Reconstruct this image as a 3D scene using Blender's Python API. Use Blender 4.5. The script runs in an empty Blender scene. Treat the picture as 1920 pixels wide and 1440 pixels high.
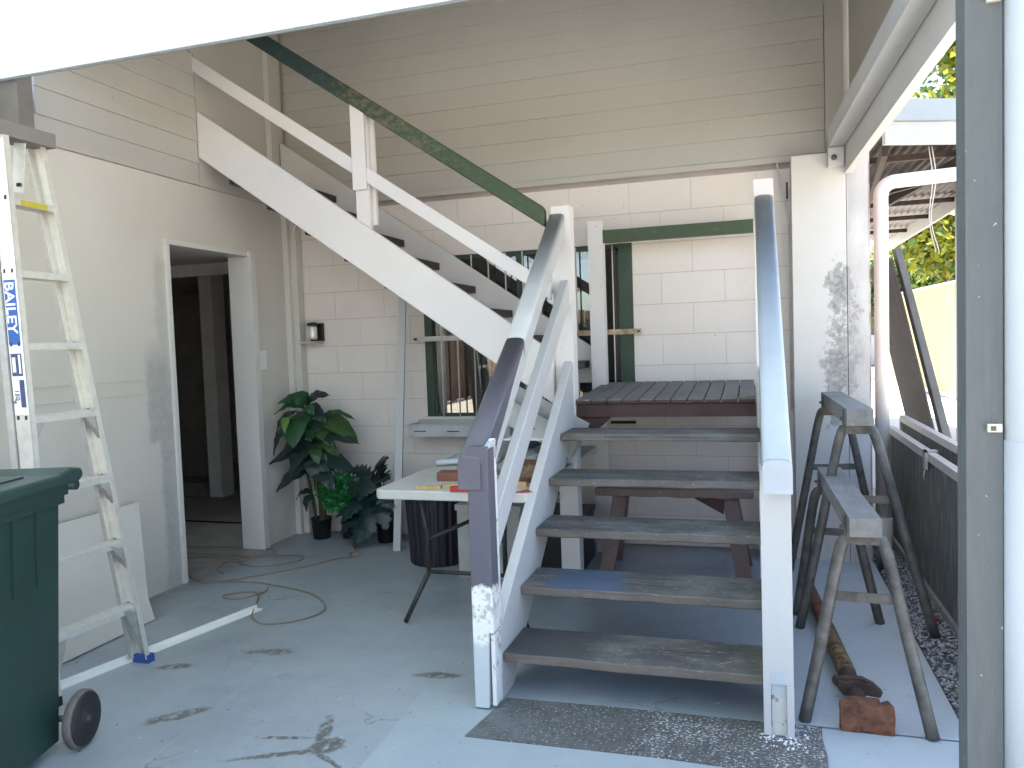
import bpy, bmesh, math, random
from mathutils import Vector, Matrix, noise
random.seed(7)
S = bpy.context.scene
C = S.collection
PI = math.pi

# ------------------------------------------------------------------ camera
def rad(d): return math.radians(d)
yaw, pitch, roll, CAMH = rad(17.127), rad(-3.017), rad(-1.990), 1.379
F = Vector((-math.sin(yaw)*math.cos(pitch), math.cos(yaw)*math.cos(pitch), math.sin(pitch)))
R = Vector((math.cos(yaw), math.sin(yaw), 0)); U = R.cross(F)
R2 = R*math.cos(roll)+U*math.sin(roll); U2 = -R*math.sin(roll)+U*math.cos(roll)
cam = bpy.data.cameras.new('camera'); co = bpy.data.objects.new('camera', cam); C.objects.link(co)
m = Matrix.Identity(4)
for i in range(3):
    m[i][0] = R2[i]; m[i][1] = U2[i]; m[i][2] = -F[i]
m[0][3], m[1][3], m[2][3] = 0, 0, CAMH
co.matrix_world = m
cam.sensor_width = 36; cam.lens = 1460.57/1920*36; cam.clip_start = .05; cam.clip_end = 400
S.camera = co

# ------------------------------------------------------------------ light
SUN_EL, SUN_AZ = rad(75), rad(-35)      # azimuth measured from +Y towards +X
w = bpy.data.worlds.new('World'); S.world = w; w.use_nodes = True
nt = w.node_tree; nt.nodes.clear()
sky = nt.nodes.new('ShaderNodeTexSky'); sky.sky_type = 'NISHITA'; sky.sun_disc = False
sky.sun_elevation = SUN_EL; sky.sun_rotation = SUN_AZ
sky.air_density = 1.0; sky.dust_density = 1.6; sky.ozone_density = 1.0
bg = nt.nodes.new('ShaderNodeBackground'); bg.inputs[1].default_value = .12
wo = nt.nodes.new('ShaderNodeOutputWorld')
nt.links.new(sky.outputs[0], bg.inputs[0]); nt.links.new(bg.outputs[0], wo.inputs[0])
sl = bpy.data.lights.new('sun', 'SUN'); sl.energy = 5.0; sl.angle = rad(.53); sl.color = (1, .95, .87)
so = bpy.data.objects.new('sun', sl); C.objects.link(so)
sd = Vector((math.sin(SUN_AZ)*math.cos(SUN_EL), math.cos(SUN_AZ)*math.cos(SUN_EL), math.sin(SUN_EL)))
so.rotation_euler = sd.to_track_quat('Z', 'Y').to_euler(); so.location = (0, 0, 12)
S.view_settings.view_transform = 'Standard'; S.view_settings.look = 'None'
S.view_settings.gamma = 1; S.view_settings.use_curve_mapping = False
S.view_settings.exposure = 2.55
S.render.engine = 'CYCLES'
S.cycles.max_bounces = 10; S.cycles.diffuse_bounces = 6

# ------------------------------------------------------------------ materials
class MT:
    """small node helper; every coordinate is the world position of the surface"""
    def __init__(s, name, rough=.6):
        s.m = bpy.data.materials.new(name); s.m.use_nodes = True
        s.t = s.m.node_tree; s.N = s.t.nodes; s.L = s.t.links
        s.b = s.N['Principled BSDF']; s.b.inputs['Roughness'].default_value = rough
        s.pos = s.N.new('ShaderNodeNewGeometry').outputs['Position']
    def link(s, a, b): s.L.new(a, b)
    def scaled(s, sc, rot=(0, 0, 0), loc=(0, 0, 0)):
        n = s.N.new('ShaderNodeMapping'); n.inputs['Scale'].default_value = sc
        n.inputs['Rotation'].default_value = rot; n.inputs['Location'].default_value = loc
        s.link(s.pos, n.inputs[0]); return n.outputs[0]
    def noise(s, scale, detail=4, rough=.6, sc=(1, 1, 1), rot=(0, 0, 0), dist=0):
        n = s.N.new('ShaderNodeTexNoise'); n.inputs['Scale'].default_value = scale
        n.inputs['Detail'].default_value = detail; n.inputs['Roughness'].default_value = rough
        n.inputs['Distortion'].default_value = dist
        s.link(s.scaled(sc, rot), n.inputs['Vector']); return n.outputs['Fac']
    def ramp(s, fac, a, b, lo=0., hi=1.):
        n = s.N.new('ShaderNodeMapRange'); n.inputs[1].default_value = a; n.inputs[2].default_value = b
        n.inputs[3].default_value = lo; n.inputs[4].default_value = hi; n.clamp = True
        s.link(fac, n.inputs[0]); return n.outputs[0]
    def math(s, op, a, b=None, clamp=False):
        n = s.N.new('ShaderNodeMath'); n.operation = op; n.use_clamp = clamp
        for i, v in enumerate((a, b)):
            if v is None: continue
            if isinstance(v, (int, float)): n.inputs[i].default_value = v
            else: s.link(v, n.inputs[i])
        return n.outputs[0]
    def mix(s, fac, a, b, mode='MIX'):
        n = s.N.new('ShaderNodeMix'); n.data_type = 'RGBA'; n.blend_type = mode
        for i, v in ((0, fac), (6, a), (7, b)):
            if isinstance(v, (int, float)): n.inputs[i].default_value = v
            elif isinstance(v, tuple): n.inputs[i].default_value = (*v, 1) if len(v) == 3 else v
            else: s.link(v, n.inputs[i])
        return n.outputs[2]
    def xyz(s):
        n = s.N.new('ShaderNodeSeparateXYZ'); s.link(s.pos, n.inputs[0]); return n.outputs
    def rnd(s):
        return s.N.new('ShaderNodeObjectInfo').outputs['Random']
    def color(s, c):
        if isinstance(c, tuple): s.b.inputs['Base Color'].default_value = (*c, 1)
        else: s.link(c, s.b.inputs['Base Color'])
    def bump(s, h, strength=.3, dist=.005):
        n = s.N.new('ShaderNodeBump'); n.inputs['Strength'].default_value = strength
        n.inputs['Distance'].default_value = dist; s.link(h, n.inputs['Height'])
        s.link(n.outputs[0], s.b.inputs['Normal'])

def plain(name, col, rough=.6, var=.12, scale=6, metal=0, bump=.15, bscale=60, bdist=.002, objvar=0, sc=(1, 1, 1)):
    t = MT(name, rough); t.b.inputs['Metallic'].default_value = metal
    n = t.noise(scale, 5, .6, sc); d = tuple(c*(1-var*1.6) for c in col); l = tuple(min(1, c*(1+var*.6)) for c in col)
    c = t.mix(t.ramp(n, .3, .7), d, l)
    if objvar:
        c = t.mix(t.math('MULTIPLY', t.rnd(), objvar), c, (0.02, 0.02, 0.02))
    t.color(c)
    if bump: t.bump(t.noise(bscale, 4, .6, sc), bump, bdist)
    return t.m

def blobmask(t, blobs, edge=.35):
    """irregular stains at fixed world places: (x,y,rx,ry,angle)"""
    warp = t.N.new('ShaderNodeTexNoise'); warp.inputs['Scale'].default_value = 9; warp.inputs['Detail'].default_value = 6
    warp.inputs['Roughness'].default_value = .75
    t.link(t.pos, warp.inputs['Vector'])
    out = None
    for (x, y, rx, ry, a) in blobs:
        rx *= .82; ry *= .82
        v = t.N.new('ShaderNodeVectorMath'); v.operation = 'SUBTRACT'; t.link(t.pos, v.inputs[0]); v.inputs[1].default_value = (x, y, 0)
        mp = t.N.new('ShaderNodeMapping'); mp.vector_type = 'POINT'; mp.inputs['Rotation'].default_value = (0, 0, -a)
        t.link(v.outputs[0], mp.inputs[0])
        m2 = t.N.new('ShaderNodeVectorMath'); m2.operation = 'MULTIPLY'; t.link(mp.outputs[0], m2.inputs[0]); m2.inputs[1].default_value = (1/rx, 1/ry, 0)
        l = t.N.new('ShaderNodeVectorMath'); l.operation = 'LENGTH'; t.link(m2.outputs[0], l.inputs[0])
        d = t.math('ADD', l.outputs['Value'], t.math('MULTIPLY', t.math('SUBTRACT', warp.outputs['Fac'], .5), 3.2))
        k = t.ramp(d, 1-edge*.3, 1+edge, 1, 0)
        out = k if out is None else t.math('MAXIMUM', out, k)
    return out

def mat_floor():
    t = MT('painted_concrete', .42)
    big = t.noise(.9, 4, .6); mid = t.noise(7, 6, .7); fine = t.noise(90, 3, .6)
    c = t.mix(t.ramp(big, .35, .68), (.25, .285, .32), (.345, .385, .42))
    c = t.mix(t.ramp(mid, .5, .75, 0, .35), c, (.28, .29, .29))
    # worn dusty band near the wall and doorway
    x, y, z = t.xyz()
    dust = t.math('MULTIPLY', t.ramp(x, -1.2, -3.2, 0, 1), t.ramp(t.noise(2.2, 5, .7), .4, .7))
    c = t.mix(t.math('MULTIPLY', dust, .5), c, (.25, .24, .225))
    c = t.mix(t.ramp(t.noise(38, 2, .5), .71, .74), c, (.13, .13, .125))
    c = t.mix(t.ramp(t.noise(24, 2, .5, (1, 1, 1), (0, 0, 1)), .74, .77), c, (.6, .62, .63))
    sc = t.ramp(t.noise(3.5, 8, .8, (1, .25, 1), (0, 0, .9), 1.2), .60, .68)
    c = t.mix(t.math('MULTIPLY', sc, .35), c, (.42, .45, .47))
    sc2 = t.ramp(t.noise(4.5, 8, .8, (.2, 1, 1), (0, 0, .4), 1.5), .62, .70)
    c = t.mix(t.math('MULTIPLY', sc2, .4), c, (.19, .195, .195))
    vo = t.N.new('ShaderNodeTexVoronoi'); vo.feature = 'DISTANCE_TO_EDGE'; vo.inputs['Scale'].default_value = .55
    wv = t.N.new('ShaderNodeVectorMath'); wv.operation = 'ADD'; nz = t.N.new('ShaderNodeTexNoise'); nz.inputs['Scale'].default_value = 3; nz.inputs['Detail'].default_value = 6
    t.link(t.pos, nz.inputs['Vector']); t.link(t.pos, wv.inputs[0]); t.link(nz.outputs['Color'], wv.inputs[1]); t.link(wv.outputs[0], vo.inputs['Vector'])
    c = t.mix(t.math('MULTIPLY', t.ramp(vo.outputs['Distance'], .004, .0015), t.ramp(t.noise(1.4, 3), .48, .56, 0, .6)), c, (.12, .12, .115))
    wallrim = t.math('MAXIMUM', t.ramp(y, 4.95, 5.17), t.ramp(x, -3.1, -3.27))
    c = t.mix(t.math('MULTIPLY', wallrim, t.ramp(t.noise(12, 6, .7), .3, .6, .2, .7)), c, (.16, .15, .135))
    st = blobmask(t, [(-2.13, 3.02, .13, .035, .12), (-2.46, 2.78, .08, .03, .3), (-2.12, 2.40, .13, .035, .75),
                      (-1.44, 2.33, .075, .05, .6), (-1.56, 2.24, .19, .016, .45), (-1.50, 2.42, .03, .10, .35), (-1.38, 2.24, .10, .012, -.5), (-1.62, 2.34, .11, .012, .2),
                      (-1.28, 2.95, .1, .03, .2)])
    st = t.math('MULTIPLY', st, t.ramp(t.noise(28, 8, .8, (1, .5, 1)), .42, .50))
    c = t.mix(t.math('MULTIPLY', st, .9), c, (.115, .105, .09))
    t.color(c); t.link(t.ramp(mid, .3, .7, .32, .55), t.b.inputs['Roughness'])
    t.bump(t.math('ADD', t.math('MULTIPLY', fine, .4), mid), .25, .003)
    return t.m

def mat_paint(name, base, worn, grain=(1, 1, 1), amt=.73, scale=14, rough=.5, warm=None, objvar=.05):
    """house paint with hairline wear, soft grubby patches and slight brush relief"""
    t = MT(name, rough)
    n1 = t.noise(1.7, 5, .6); n2 = t.noise(scale, 6, .75, grain)
    c = t.mix(t.ramp(n1, .35, .7), tuple(v*.93 for v in base), base)
    c = t.mix(t.math('MULTIPLY', t.ramp(n2, amt, amt+.04), .75), c, worn)
    c = t.mix(t.ramp(t.noise(5, 6, .7), .55, .85, 0, .25), c, worn)
    c = t.mix(t.math('MULTIPLY', t.ramp(t.noise(16, 8, .85, grain, (0, 0, .5), .6), .615, .63), t.ramp(t.noise(2.3, 4), .45, .58, 0, .7)), c, worn)
    c = t.mix(t.ramp(t.noise(48, 2, .4), .765, .78), c, tuple(v*.55 for v in worn))
    if objvar: c = t.mix(t.math('MULTIPLY', t.rnd(), objvar), c, tuple(v*.6 for v in base))
    t.color(c)
    t.bump(t.math('ADD', t.noise(70, 4, .6, grain), t.math('MULTIPLY', t.ramp(n2, amt, amt+.04), -1.5)), .22, .002)
    return t.m

def mat_wood(name, cols, along='X', paint=None, rough=.8, extra=None, red=0):
    """weathered board: streaky grain along one axis with paint left on it"""
    t = MT(name, rough)
    sc = {'X': (.12, 1, 1), 'Y': (1, .12, 1), 'Z': (1, 1, .12)}[along]
    g = t.noise(60, 6, .7, sc); g2 = t.noise(9, 6, .75, sc); g3 = t.noise(3, 4, .6)
    c = t.mix(t.ramp(g, .3, .7), cols[0], cols[1])
    c = t.mix(t.ramp(g2, .4, .65), c, cols[2])
    if paint:
        pm = t.math('MULTIPLY', t.ramp(t.math('ADD', g3, t.math('MULTIPLY', g2, .5)), .66, .82), .8)
        c = t.mix(pm, c, paint)
    c = t.mix(t.math('MULTIPLY', t.rnd(), .22), c, tuple(v*.55 for v in cols[0]))
    c = t.mix(t.ramp(t.noise(75, 3, .7, (.5, .5, .5)), .70, .73), c, (.5, .49, .46))
    if extra: c = extra(t, c)
    t.color(c); t.bump(t.math('ADD', g, g2), .5, .003)
    return t.m

def tread_extra(t, c):
    x, y, z = t.xyz()
    warp = t.math('MULTIPLY', t.math('SUBTRACT', t.noise(11, 6, .75), .5), .5)
    n = t.N.new('ShaderNodeNewGeometry'); sp = t.N.new('ShaderNodeSeparateXYZ'); t.link(n.outputs['Normal'], sp.inputs[0])
    up = t.ramp(sp.outputs[2], .6, .9)
    # blue primer left on the second tread, dark stain on the left of the first
    xx = t.math('ADD', x, warp)
    pt = t.math('MULTIPLY', t.ramp(t.noise(6, 8, .8, (.5, 1, 1)), .49, .55), up)
    c = t.mix(t.math('MULTIPLY', pt, .6), c, (.045, .05, .058))
    fl = t.ramp(t.noise(42, 8, .85, (.35, 1, 1)), .585, .62)
    c = t.mix(t.math('MULTIPLY', fl, .7), c, (.40, .39, .36))
    cr = t.ramp(t.noise(30, 5, .6, (.05, 1, 1)), .59, .63)
    c = t.mix(t.math('MULTIPLY', cr, .7), c, (.03, .028, .025))
    b = t.math('MULTIPLY', t.math('MULTIPLY', t.ramp(z, .30, .31), t.ramp(z, .40, .39)), t.math('MULTIPLY', t.ramp(xx, -.86, -.80), t.ramp(xx, -.50, -.56)))
    c = t.mix(t.math('MULTIPLY', t.math('MULTIPLY', b, up), .85), c, (.065, .10, .17))
    d = t.math('MULTIPLY', t.ramp(z, .25, .24), t.ramp(xx, -.50, -.66))
    c = t.mix(t.math('MULTIPLY', t.math('MULTIPLY', d, up), .85), c, (.052, .052, .058))
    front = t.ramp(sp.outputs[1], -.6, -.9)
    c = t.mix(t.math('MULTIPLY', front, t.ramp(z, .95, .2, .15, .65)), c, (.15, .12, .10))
    return c

def mat_mask_peel(name, base, under, dark_top=None):
    t = MT(name, .6)
    x, y, z = t.xyz()
    n = t.noise(26, 8, .78); n2 = t.noise(7, 6, .7)
    c = t.mix(t.ramp(t.math('ADD', t.math('MULTIPLY', n, .7), t.math('MULTIPLY', n2, .4)), .585, .61), base, under)
    c = t.mix(t.ramp(t.noise(40, 8, .8, (1, 1, .3)), .63, .66), c, (.14, .13, .11))
    if dark_top:
        zz, col, smooth = dark_top
        edge = t.math('ADD', z, t.math('MULTIPLY', t.math('SUBTRACT', t.noise(30, 5, .7), .5), .08))
        c = t.mix(t.ramp(edge, zz-.006, zz+.006), c, col)
        low = t.ramp(t.math('ADD', z, t.math('MULTIPLY', t.math('SUBTRACT', n2, .5), .1)), smooth+.01, smooth-.01)
        c = t.mix(t.math('MULTIPLY', low, t.ramp(n, .68, .62)), c, (.50, .53, .56))
    t.color(c); t.bump(n, .5, .004); return t.m

def mat_column():
    t = MT('column_paint', .55)
    x, y, z = t.xyz()
    n = t.noise(15, 9, .8, (1, 1, .75)); n2 = t.noise(2.4, 4, .6)
    dx = t.math('ABSOLUTE', t.math('SUBTRACT', x, .50))
    near = t.ramp(dx, .0, .19, .30, 0)
    band = t.math('MULTIPLY', t.ramp(z, .62, .95), t.ramp(z, 1.98, 1.7))
    f = t.math('ADD', n, t.math('MULTIPLY', near, band))
    f = t.math('ADD', f, t.ramp(n2, .45, .75, 0, .08))
    c = t.mix(t.ramp(t.noise(1.5, 4), .3, .7), (.56, .54, .505), (.62, .60, .565))
    c = t.mix(t.ramp(f, .70, .73), c, (.36, .352, .335))
    c = t.mix(t.math('MULTIPLY', t.ramp(f, .74, .80), t.ramp(t.noise(60, 5), .4, .6)), c, (.22, .215, .20))
    # grubby right strip, brick-red bleed on the corner
    r = t.math('MULTIPLY', t.ramp(x, .545, .555), t.ramp(t.noise(3.2, 6, .7, (1, 1, .35)), .40, .62))
    c = t.mix(t.math('MULTIPLY', r, .65), c, (.36, .33, .32))
    e = t.math('MULTIPLY', t.ramp(x, .660, .668), t.ramp(t.noise(30, 5, .7, (1, 1, .2)), .4, .55))
    c = t.mix(t.math('MULTIPLY', e, .8), c, (.25, .07, .05))
    foot = t.math('MULTIPLY', t.ramp(z, .35, .0), t.ramp(n, .4, .6))
    c = t.mix(t.math('MULTIPLY', foot, .4), c, (.4, .37, .33))
    t.color(c); t.bump(f, .35, .004); return t.m

def mat_sidewall():
    t = MT('side_wall_paint', .6)
    x, y, z = t.xyz()
    n = t.noise(3, 5, .7)
    c = t.mix(t.ramp(t.noise(1.1, 4), .35, .7), (.53, .50, .445), (.60, .57, .515))
    yy = t.math('ADD', y, t.math('MULTIPLY', t.math('SUBTRACT', t.noise(6, 6, .7), .5), .10))
    zz = t.math('ADD', z, t.math('MULTIPLY', t.math('SUBTRACT', t.noise(5, 5, .7), .5), .10))
    # bare render patch beside the doorway
    p1 = t.math('MULTIPLY', t.math('MULTIPLY', t.ramp(yy, 3.62, 3.65), t.ramp(zz, .87, .89)), t.ramp(zz, 1.50, 1.30))
    p2 = t.math('MULTIPLY', t.math('MULTIPLY', t.ramp(yy, 3.70, 3.73), t.ramp(zz, .0, .02)), t.ramp(zz, .95, .9))
    p3 = t.math('MULTIPLY', t.ramp(yy, 3.72, 3.76), t.ramp(zz, 2.0, 1.9))
    p = t.math('MAXIMUM', t.math('MAXIMUM', p1, p2), t.math('MULTIPLY', p3, .6))
    p = t.math('MULTIPLY', p, t.ramp(y, 3.84, 3.83))
    c = t.mix(t.math('MULTIPLY', p, t.ramp(t.noise(18, 7, .75), .3, .6, .45, .95)), c, (.36, .355, .34))
    c = t.mix(t.ramp(t.noise(4, 7, .75), .58, .8, 0, .3), c, (.45, .43, .40))
    foot = t.ramp(z, .5, 0, 0, .35)
    c = t.mix(t.math('MULTIPLY', foot, t.ramp(n, .35, .65)), c, (.36, .345, .32))
    t.color(c); t.bump(t.noise(35, 5, .6), .12, .003); return t.m

def mat_green():
    t = MT('peeling_green_paint', .55)
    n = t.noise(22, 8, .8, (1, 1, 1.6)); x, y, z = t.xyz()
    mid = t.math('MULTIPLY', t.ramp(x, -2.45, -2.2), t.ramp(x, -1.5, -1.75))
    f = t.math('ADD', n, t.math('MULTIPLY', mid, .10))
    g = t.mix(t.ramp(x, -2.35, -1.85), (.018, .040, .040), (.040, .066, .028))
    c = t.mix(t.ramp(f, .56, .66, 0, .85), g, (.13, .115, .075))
    c = t.mix(t.ramp(t.noise(45, 6, .8), .70, .72), c, (.5, .5, .42))
    t.color(c); t.bump(f, .4, .003); return t.m

def mat_gravel():
    t = MT('gravel_stone', .85)
    c = t.mix(t.rnd(), (.10, .11, .13), (.55, .57, .6)); t.color(c); return t.m

def mat_opal():
    t = MT('opal_roof_sheet', .5)
    n = t.N
    tr = n.new('ShaderNodeBsdfTranslucent'); tr.inputs[0].default_value = (.70, .78, .80, 1)
    df = n.new('ShaderNodeBsdfDiffuse'); df.inputs[0].default_value = (.30, .31, .31, 1)
    mx = n.new('ShaderNodeMixShader'); mx.inputs[0].default_value = .45
    t.link(tr.outputs[0], mx.inputs[2]); t.link(df.outputs[0], mx.inputs[1])
    mx.inputs[0].default_value = .55
    t.link(mx.outputs[0], n['Material Output'].inputs[0]); return t.m

def mat_glass():
    t = MT('window_glass', .02); n = t.N
    tr = n.new('ShaderNodeBsdfTransparent'); tr.inputs[0].default_value = (.55, .6, .6, 1)
    gl = n.new('ShaderNodeBsdfGlossy'); gl.inputs['Roughness'].default_value = .015
    fr = n.new('ShaderNodeFresnel'); fr.inputs[0].default_value = 1.9
    mx = n.new('ShaderNodeMixShader'); t.link(t.math('ADD', fr.outputs[0], .10), mx.inputs[0])
    t.link(tr.outputs[0], mx.inputs[1]); t.link(gl.outputs[0], mx.inputs[2])
    t.link(mx.outputs[0], n['Material Output'].inputs[0]); return t.m

def mat_leaf(name, a, b, rough=.4, trans=.0):
    t = MT(name, rough)
    c = t.mix(t.ramp(t.noise(18, 4, .6), .35, .65), a, b)
    c = t.mix(t.math('MULTIPLY', t.rnd(), .35), c, a)
    t.color(c); t.bump(t.noise(50, 3), .2, .003)
    if trans:
        tr = t.N.new('ShaderNodeBsdfTranslucent'); t.link(c, tr.inputs[0])
        mx = t.N.new('ShaderNodeMixShader'); mx.inputs[0].default_value = trans
        t.link(t.b.outputs[0], mx.inputs[1]); t.link(tr.outputs[0], mx.inputs[2])
        t.link(mx.outputs[0], t.N['Material Output'].inputs[0])
    return t.m

def mat_pad():
    t = MT('bare_rough_slab', .75)
    n = t.noise(50, 8, .8); s = t.noise(120, 4, .7, (.7, 1, 1), (0, 0, .3))
    c = t.mix(t.ramp(n, .35, .65), (.05, .05, .052), (.13, .128, .122))
    x, y, z = t.xyz()
    dens = t.math('MULTIPLY', t.ramp(x, -.95, -.3, 0, .09), t.ramp(t.noise(5, 5, .7), .35, .6))
    c = t.mix(t.ramp(t.math('ADD', s, dens), .63, .66), c, (.62, .63, .64))
    c = t.mix(t.ramp(t.noise(60, 7, .85, (1, .6, 1)), .60, .64), c, (.40, .40, .39))
    c = t.mix(t.math('MULTIPLY', t.ramp(x, -.35, -.9, 0, .6), t.ramp(t.noise(9, 6), .4, .6)), c, (.16, .175, .19))
    t.color(c); t.bump(n, .8, .006); return t.m

def mat_mesh():
    t = MT('flyscreen_mesh', .6)
    wv = t.N.new('ShaderNodeTexWave'); wv.inputs['Scale'].default_value = 9; wv.inputs['Distortion'].default_value = 7
    wv.inputs['Detail'].default_value = 3; wv.inputs['Detail Scale'].default_value = 1.5
    t.link(t.scaled((1, 1.6, .35)), wv.inputs['Vector'])
    c = t.mix(wv.outputs['Fac'], (.12, .115, .105), (.22, .215, .20)); t.color(c)
    t.bump(wv.outputs['Fac'], .5, .01); return t.m

M = {}
M['floor'] = mat_floor()
def slab(name, col):
    t = MT(name, .42); n = t.noise(2.2, 5, .65); n2 = t.noise(9, 7, .75)
    c = t.mix(t.ramp(n, .35, .7), tuple(v*.88 for v in col), col)
    c = t.mix(t.ramp(n2, .56, .75, 0, .3), c, tuple(v*.75 for v in col))
    c = t.mix(t.math('MULTIPLY', t.ramp(t.noise(5, 8, .8, (.3, 1, 1), (0, 0, .6), 1.4), .62, .69), .35), c, (.24, .25, .25))
    c = t.mix(t.ramp(t.noise(34, 3, .6), .70, .73), c, (.16, .155, .145))
    t.color(c); t.link(t.ramp(n2, .3, .7, .34, .55), t.b.inputs['Roughness']); t.bump(t.noise(45, 5, .7), .18, .003); return t.m
M['slab_new'] = slab('fresh_blue_grey_slab_paint', (.36, .41, .445))
M['slab_right'] = slab('side_slab_paint', (.38, .43, .465))
M['pad'] = mat_pad()
M['yard'] = plain('sunlit_yard_concrete', (.46, .41, .33), .8, .15, .8, bump=.3, bscale=30)
M['drive'] = plain('driveway_concrete', (.50, .49, .46), .8, .1, .7, bump=.3, bscale=30)
M['block'] = mat_paint('block_wall_paint', (.77, .705, .65), (.50, .46, .43), amt=.76, scale=9, objvar=.08)
M['joint'] = plain('block_joint_paint', (.40, .36, .33), .7, .1)
M['board'] = mat_paint('weatherboard_paint', (.465, .445, .405), (.40, .38, .35), grain=(.35, 1, 1), amt=.77, objvar=.06)
M['trim'] = mat_paint('timber_trim_paint', (.62, .60, .565), (.42, .39, .35), amt=.79)
M['side'] = mat_sidewall()
M['white'] = mat_paint('white_stair_paint', (.51, .51, .51), (.48, .45, .40), amt=.785, scale=11)
M['white2'] = mat_paint('white_string_paint', (.70, .67, .65), (.52, .48, .43), amt=.80, scale=8)
M['undercoat'] = plain('grey_blue_undercoat', (.42, .475, .525), .5, .06, 5, bump=.15)
M['undercoat_light'] = plain('pale_undercoat', (.44, .48, .52), .5, .06, 5, bump=.15)
M['rail_grey'] = plain('pale_grey_undercoat', (.46, .47, .47), .5, .06, 5, bump=.15)
M['purple'] = plain('slate_purple_paint', (.098, .095, .122), .38, .1, 5, bump=.12)
M['newel_peel'] = mat_mask_peel('peeling_newel_paint', (.74, .74, .74), (.46, .44, .41), (.475, (.098, .095, .122), .26))
M['peel'] = mat_mask_peel('flaking_white_paint', (.70, .70, .69), (.38, .35, .31))
M['plaster'] = mat_mask_peel('crumbling_bare_core', (.52, .51, .48), (.20, .19, .175))
M['column'] = mat_column()
M['tread'] = mat_wood('weathered_tread', ((.066, .062, .057), (.145, .135, .12), (.09, .086, .08)), 'X', (.175, .175, .17), extra=tread_extra)
M['tread_up'] = plain('dark_brown_tread', (.030, .021, .018), .6, .2, 10)
M['plank'] = mat_wood('weathered_deck_plank', ((.115, .108, .10), (.20, .19, .175), (.15, .14, .13)), 'Y', (.20, .19, .18))
M['redwood'] = plain('dark_red_brown_paint', (.055, .024, .022), .6, .25, 12)
M['green'] = mat_green()
M['green2'] = plain('dark_green_frame_paint', (.028, .062, .038), .5, .2, 14)
M['glass'] = mat_glass()
M['bar'] = plain('cream_bar_paint', (.62, .58, .52), .5, .1, 20)
M['rustbar'] = plain('rusty_cream_bar', (.55, .40, .27), .6, .4, 25)
M['curtain'] = plain('green_curtain', (.016, .030, .014), .9, .3, 20)
M['curtain2'] = plain('brown_net_curtain', (.035, .024, .02), .9, .2, 20)
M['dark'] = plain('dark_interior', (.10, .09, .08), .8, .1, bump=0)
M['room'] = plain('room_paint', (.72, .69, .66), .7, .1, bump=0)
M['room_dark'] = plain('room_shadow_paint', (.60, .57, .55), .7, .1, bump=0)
M['door_wood'] = plain('brown_inner_door', (.20, .175, .155), .5, .2)
M['room_floor'] = plain('room_floor_tile', (.32, .30, .28), .5, .15)
M['black'] = plain('black_plastic', (.012, .012, .014), .4, .2, 12)
M['drum'] = plain('black_fluted_plastic', (.018, .017, .024), .42, .2, 12)
M['alu'] = plain('mill_aluminium', (.68, .66, .61), .36, .08, 25, metal=.45, bump=.08, bscale=200)
M['alu_dull'] = plain('dull_aluminium', (.50, .49, .47), .5, .1, 25, metal=.7, bump=.1)
M['capgrey'] = plain('grey_ladder_cap', (.16, .15, .14), .6, .1, 12)
M['label_white'] = plain('label_white_vinyl', (.78, .80, .82), .4, .02, bump=0)
M['label_blue'] = plain('label_blue_vinyl', (.02, .09, .36), .4, .05, bump=0)
M['label_navy'] = plain('label_navy_print', (.05, .07, .17), .4, .15, 40, bump=0)
M['yellow'] = plain('yellow_label', (.45, .38, .04), .5, .1, bump=0)
M['foot_blue'] = plain('blue_rubber', (.02, .07, .26), .6, .1)
M['bin'] = plain('dark_green_bin_plastic', (.017, .045, .038), .42, .15, 4, bump=.12, bscale=90)
M['bin_lid'] = plain('green_bin_lid', (.022, .052, .047), .36, .15, 4, bump=.12, bscale=90)
M['tyre'] = plain('wheel_rubber', (.022, .022, .025), .65, .3, 14)
M['tyre_dust'] = plain('dusty_tyre_tread', (.15, .13, .115), .8, .3, 18)
M['table'] = plain('table_white_plastic', (.50, .49, .46), .45, .07, 9)
M['legs'] = plain('dark_table_steel', (.05, .048, .046), .45, .2, 20, metal=.3)
M['carton'] = plain('grey_white_box', (.46, .455, .43), .6, .1, 7)
M['trough'] = plain('trough_sheet_metal', (.50, .50, .49), .45, .1, 7)
M['slot'] = plain('dark_slot', (.03, .03, .03), .8, .1, bump=0)
M['red'] = plain('red_enamel', (.42, .03, .018), .45, .1)
M['brick_red'] = plain('red_brown_block', (.20, .075, .045), .75, .25, 14)
M['rule'] = plain('yellow_timber_rule', (.55, .36, .15), .6, .2, 20)
M['tan'] = plain('tan_fabric', (.26, .18, .10), .9, .3, 16)
M['greycloth'] = plain('grey_cloth', (.33, .33, .33), .9, .25, 9)
M['blue'] = plain('blue_plastic', (.05, .16, .40), .4, .1)
M['navy'] = plain('navy_plastic', (.02, .035, .09), .4, .1)
M['steel'] = plain('worn_grey_steel', (.13, .122, .11), .55, .35, 16, metal=.35, bump=.3)
M['galv'] = mat_wood('weathered_grey_timber', ((.13, .13, .125), (.22, .215, .205), (.17, .17, .165)), 'Y', (.24, .24, .23))
M['rust'] = plain('orange_rust', (.16, .062, .032), .85, .5, 24, bump=.5, bdist=.004)
M['rust_dark'] = plain('dark_rust', (.060, .034, .026), .8, .4, 24, bump=.4)
M['rust_yellow'] = plain('yellow_painted_rust', (.17, .11, .045), .75, .8, 30, bump=.4)
M['oldtimber'] = mat_wood('red_brown_old_timber', ((.16, .105, .09), (.24, .17, .15), (.20, .15, .135)), 'Z')
M['cord'] = plain('tan_cable', (.24, .19, .13), .6, .2, 30, bump=0)
M['pot'] = plain('black_pot', (.008, .009, .012), .4, .2)
M['soil'] = plain('potting_soil', (.05, .03, .02), .9, .3, 40)
M['trunk'] = plain('brown_plant_trunk', (.065, .045, .03), .85, .3, 25, bump=.4)
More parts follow.
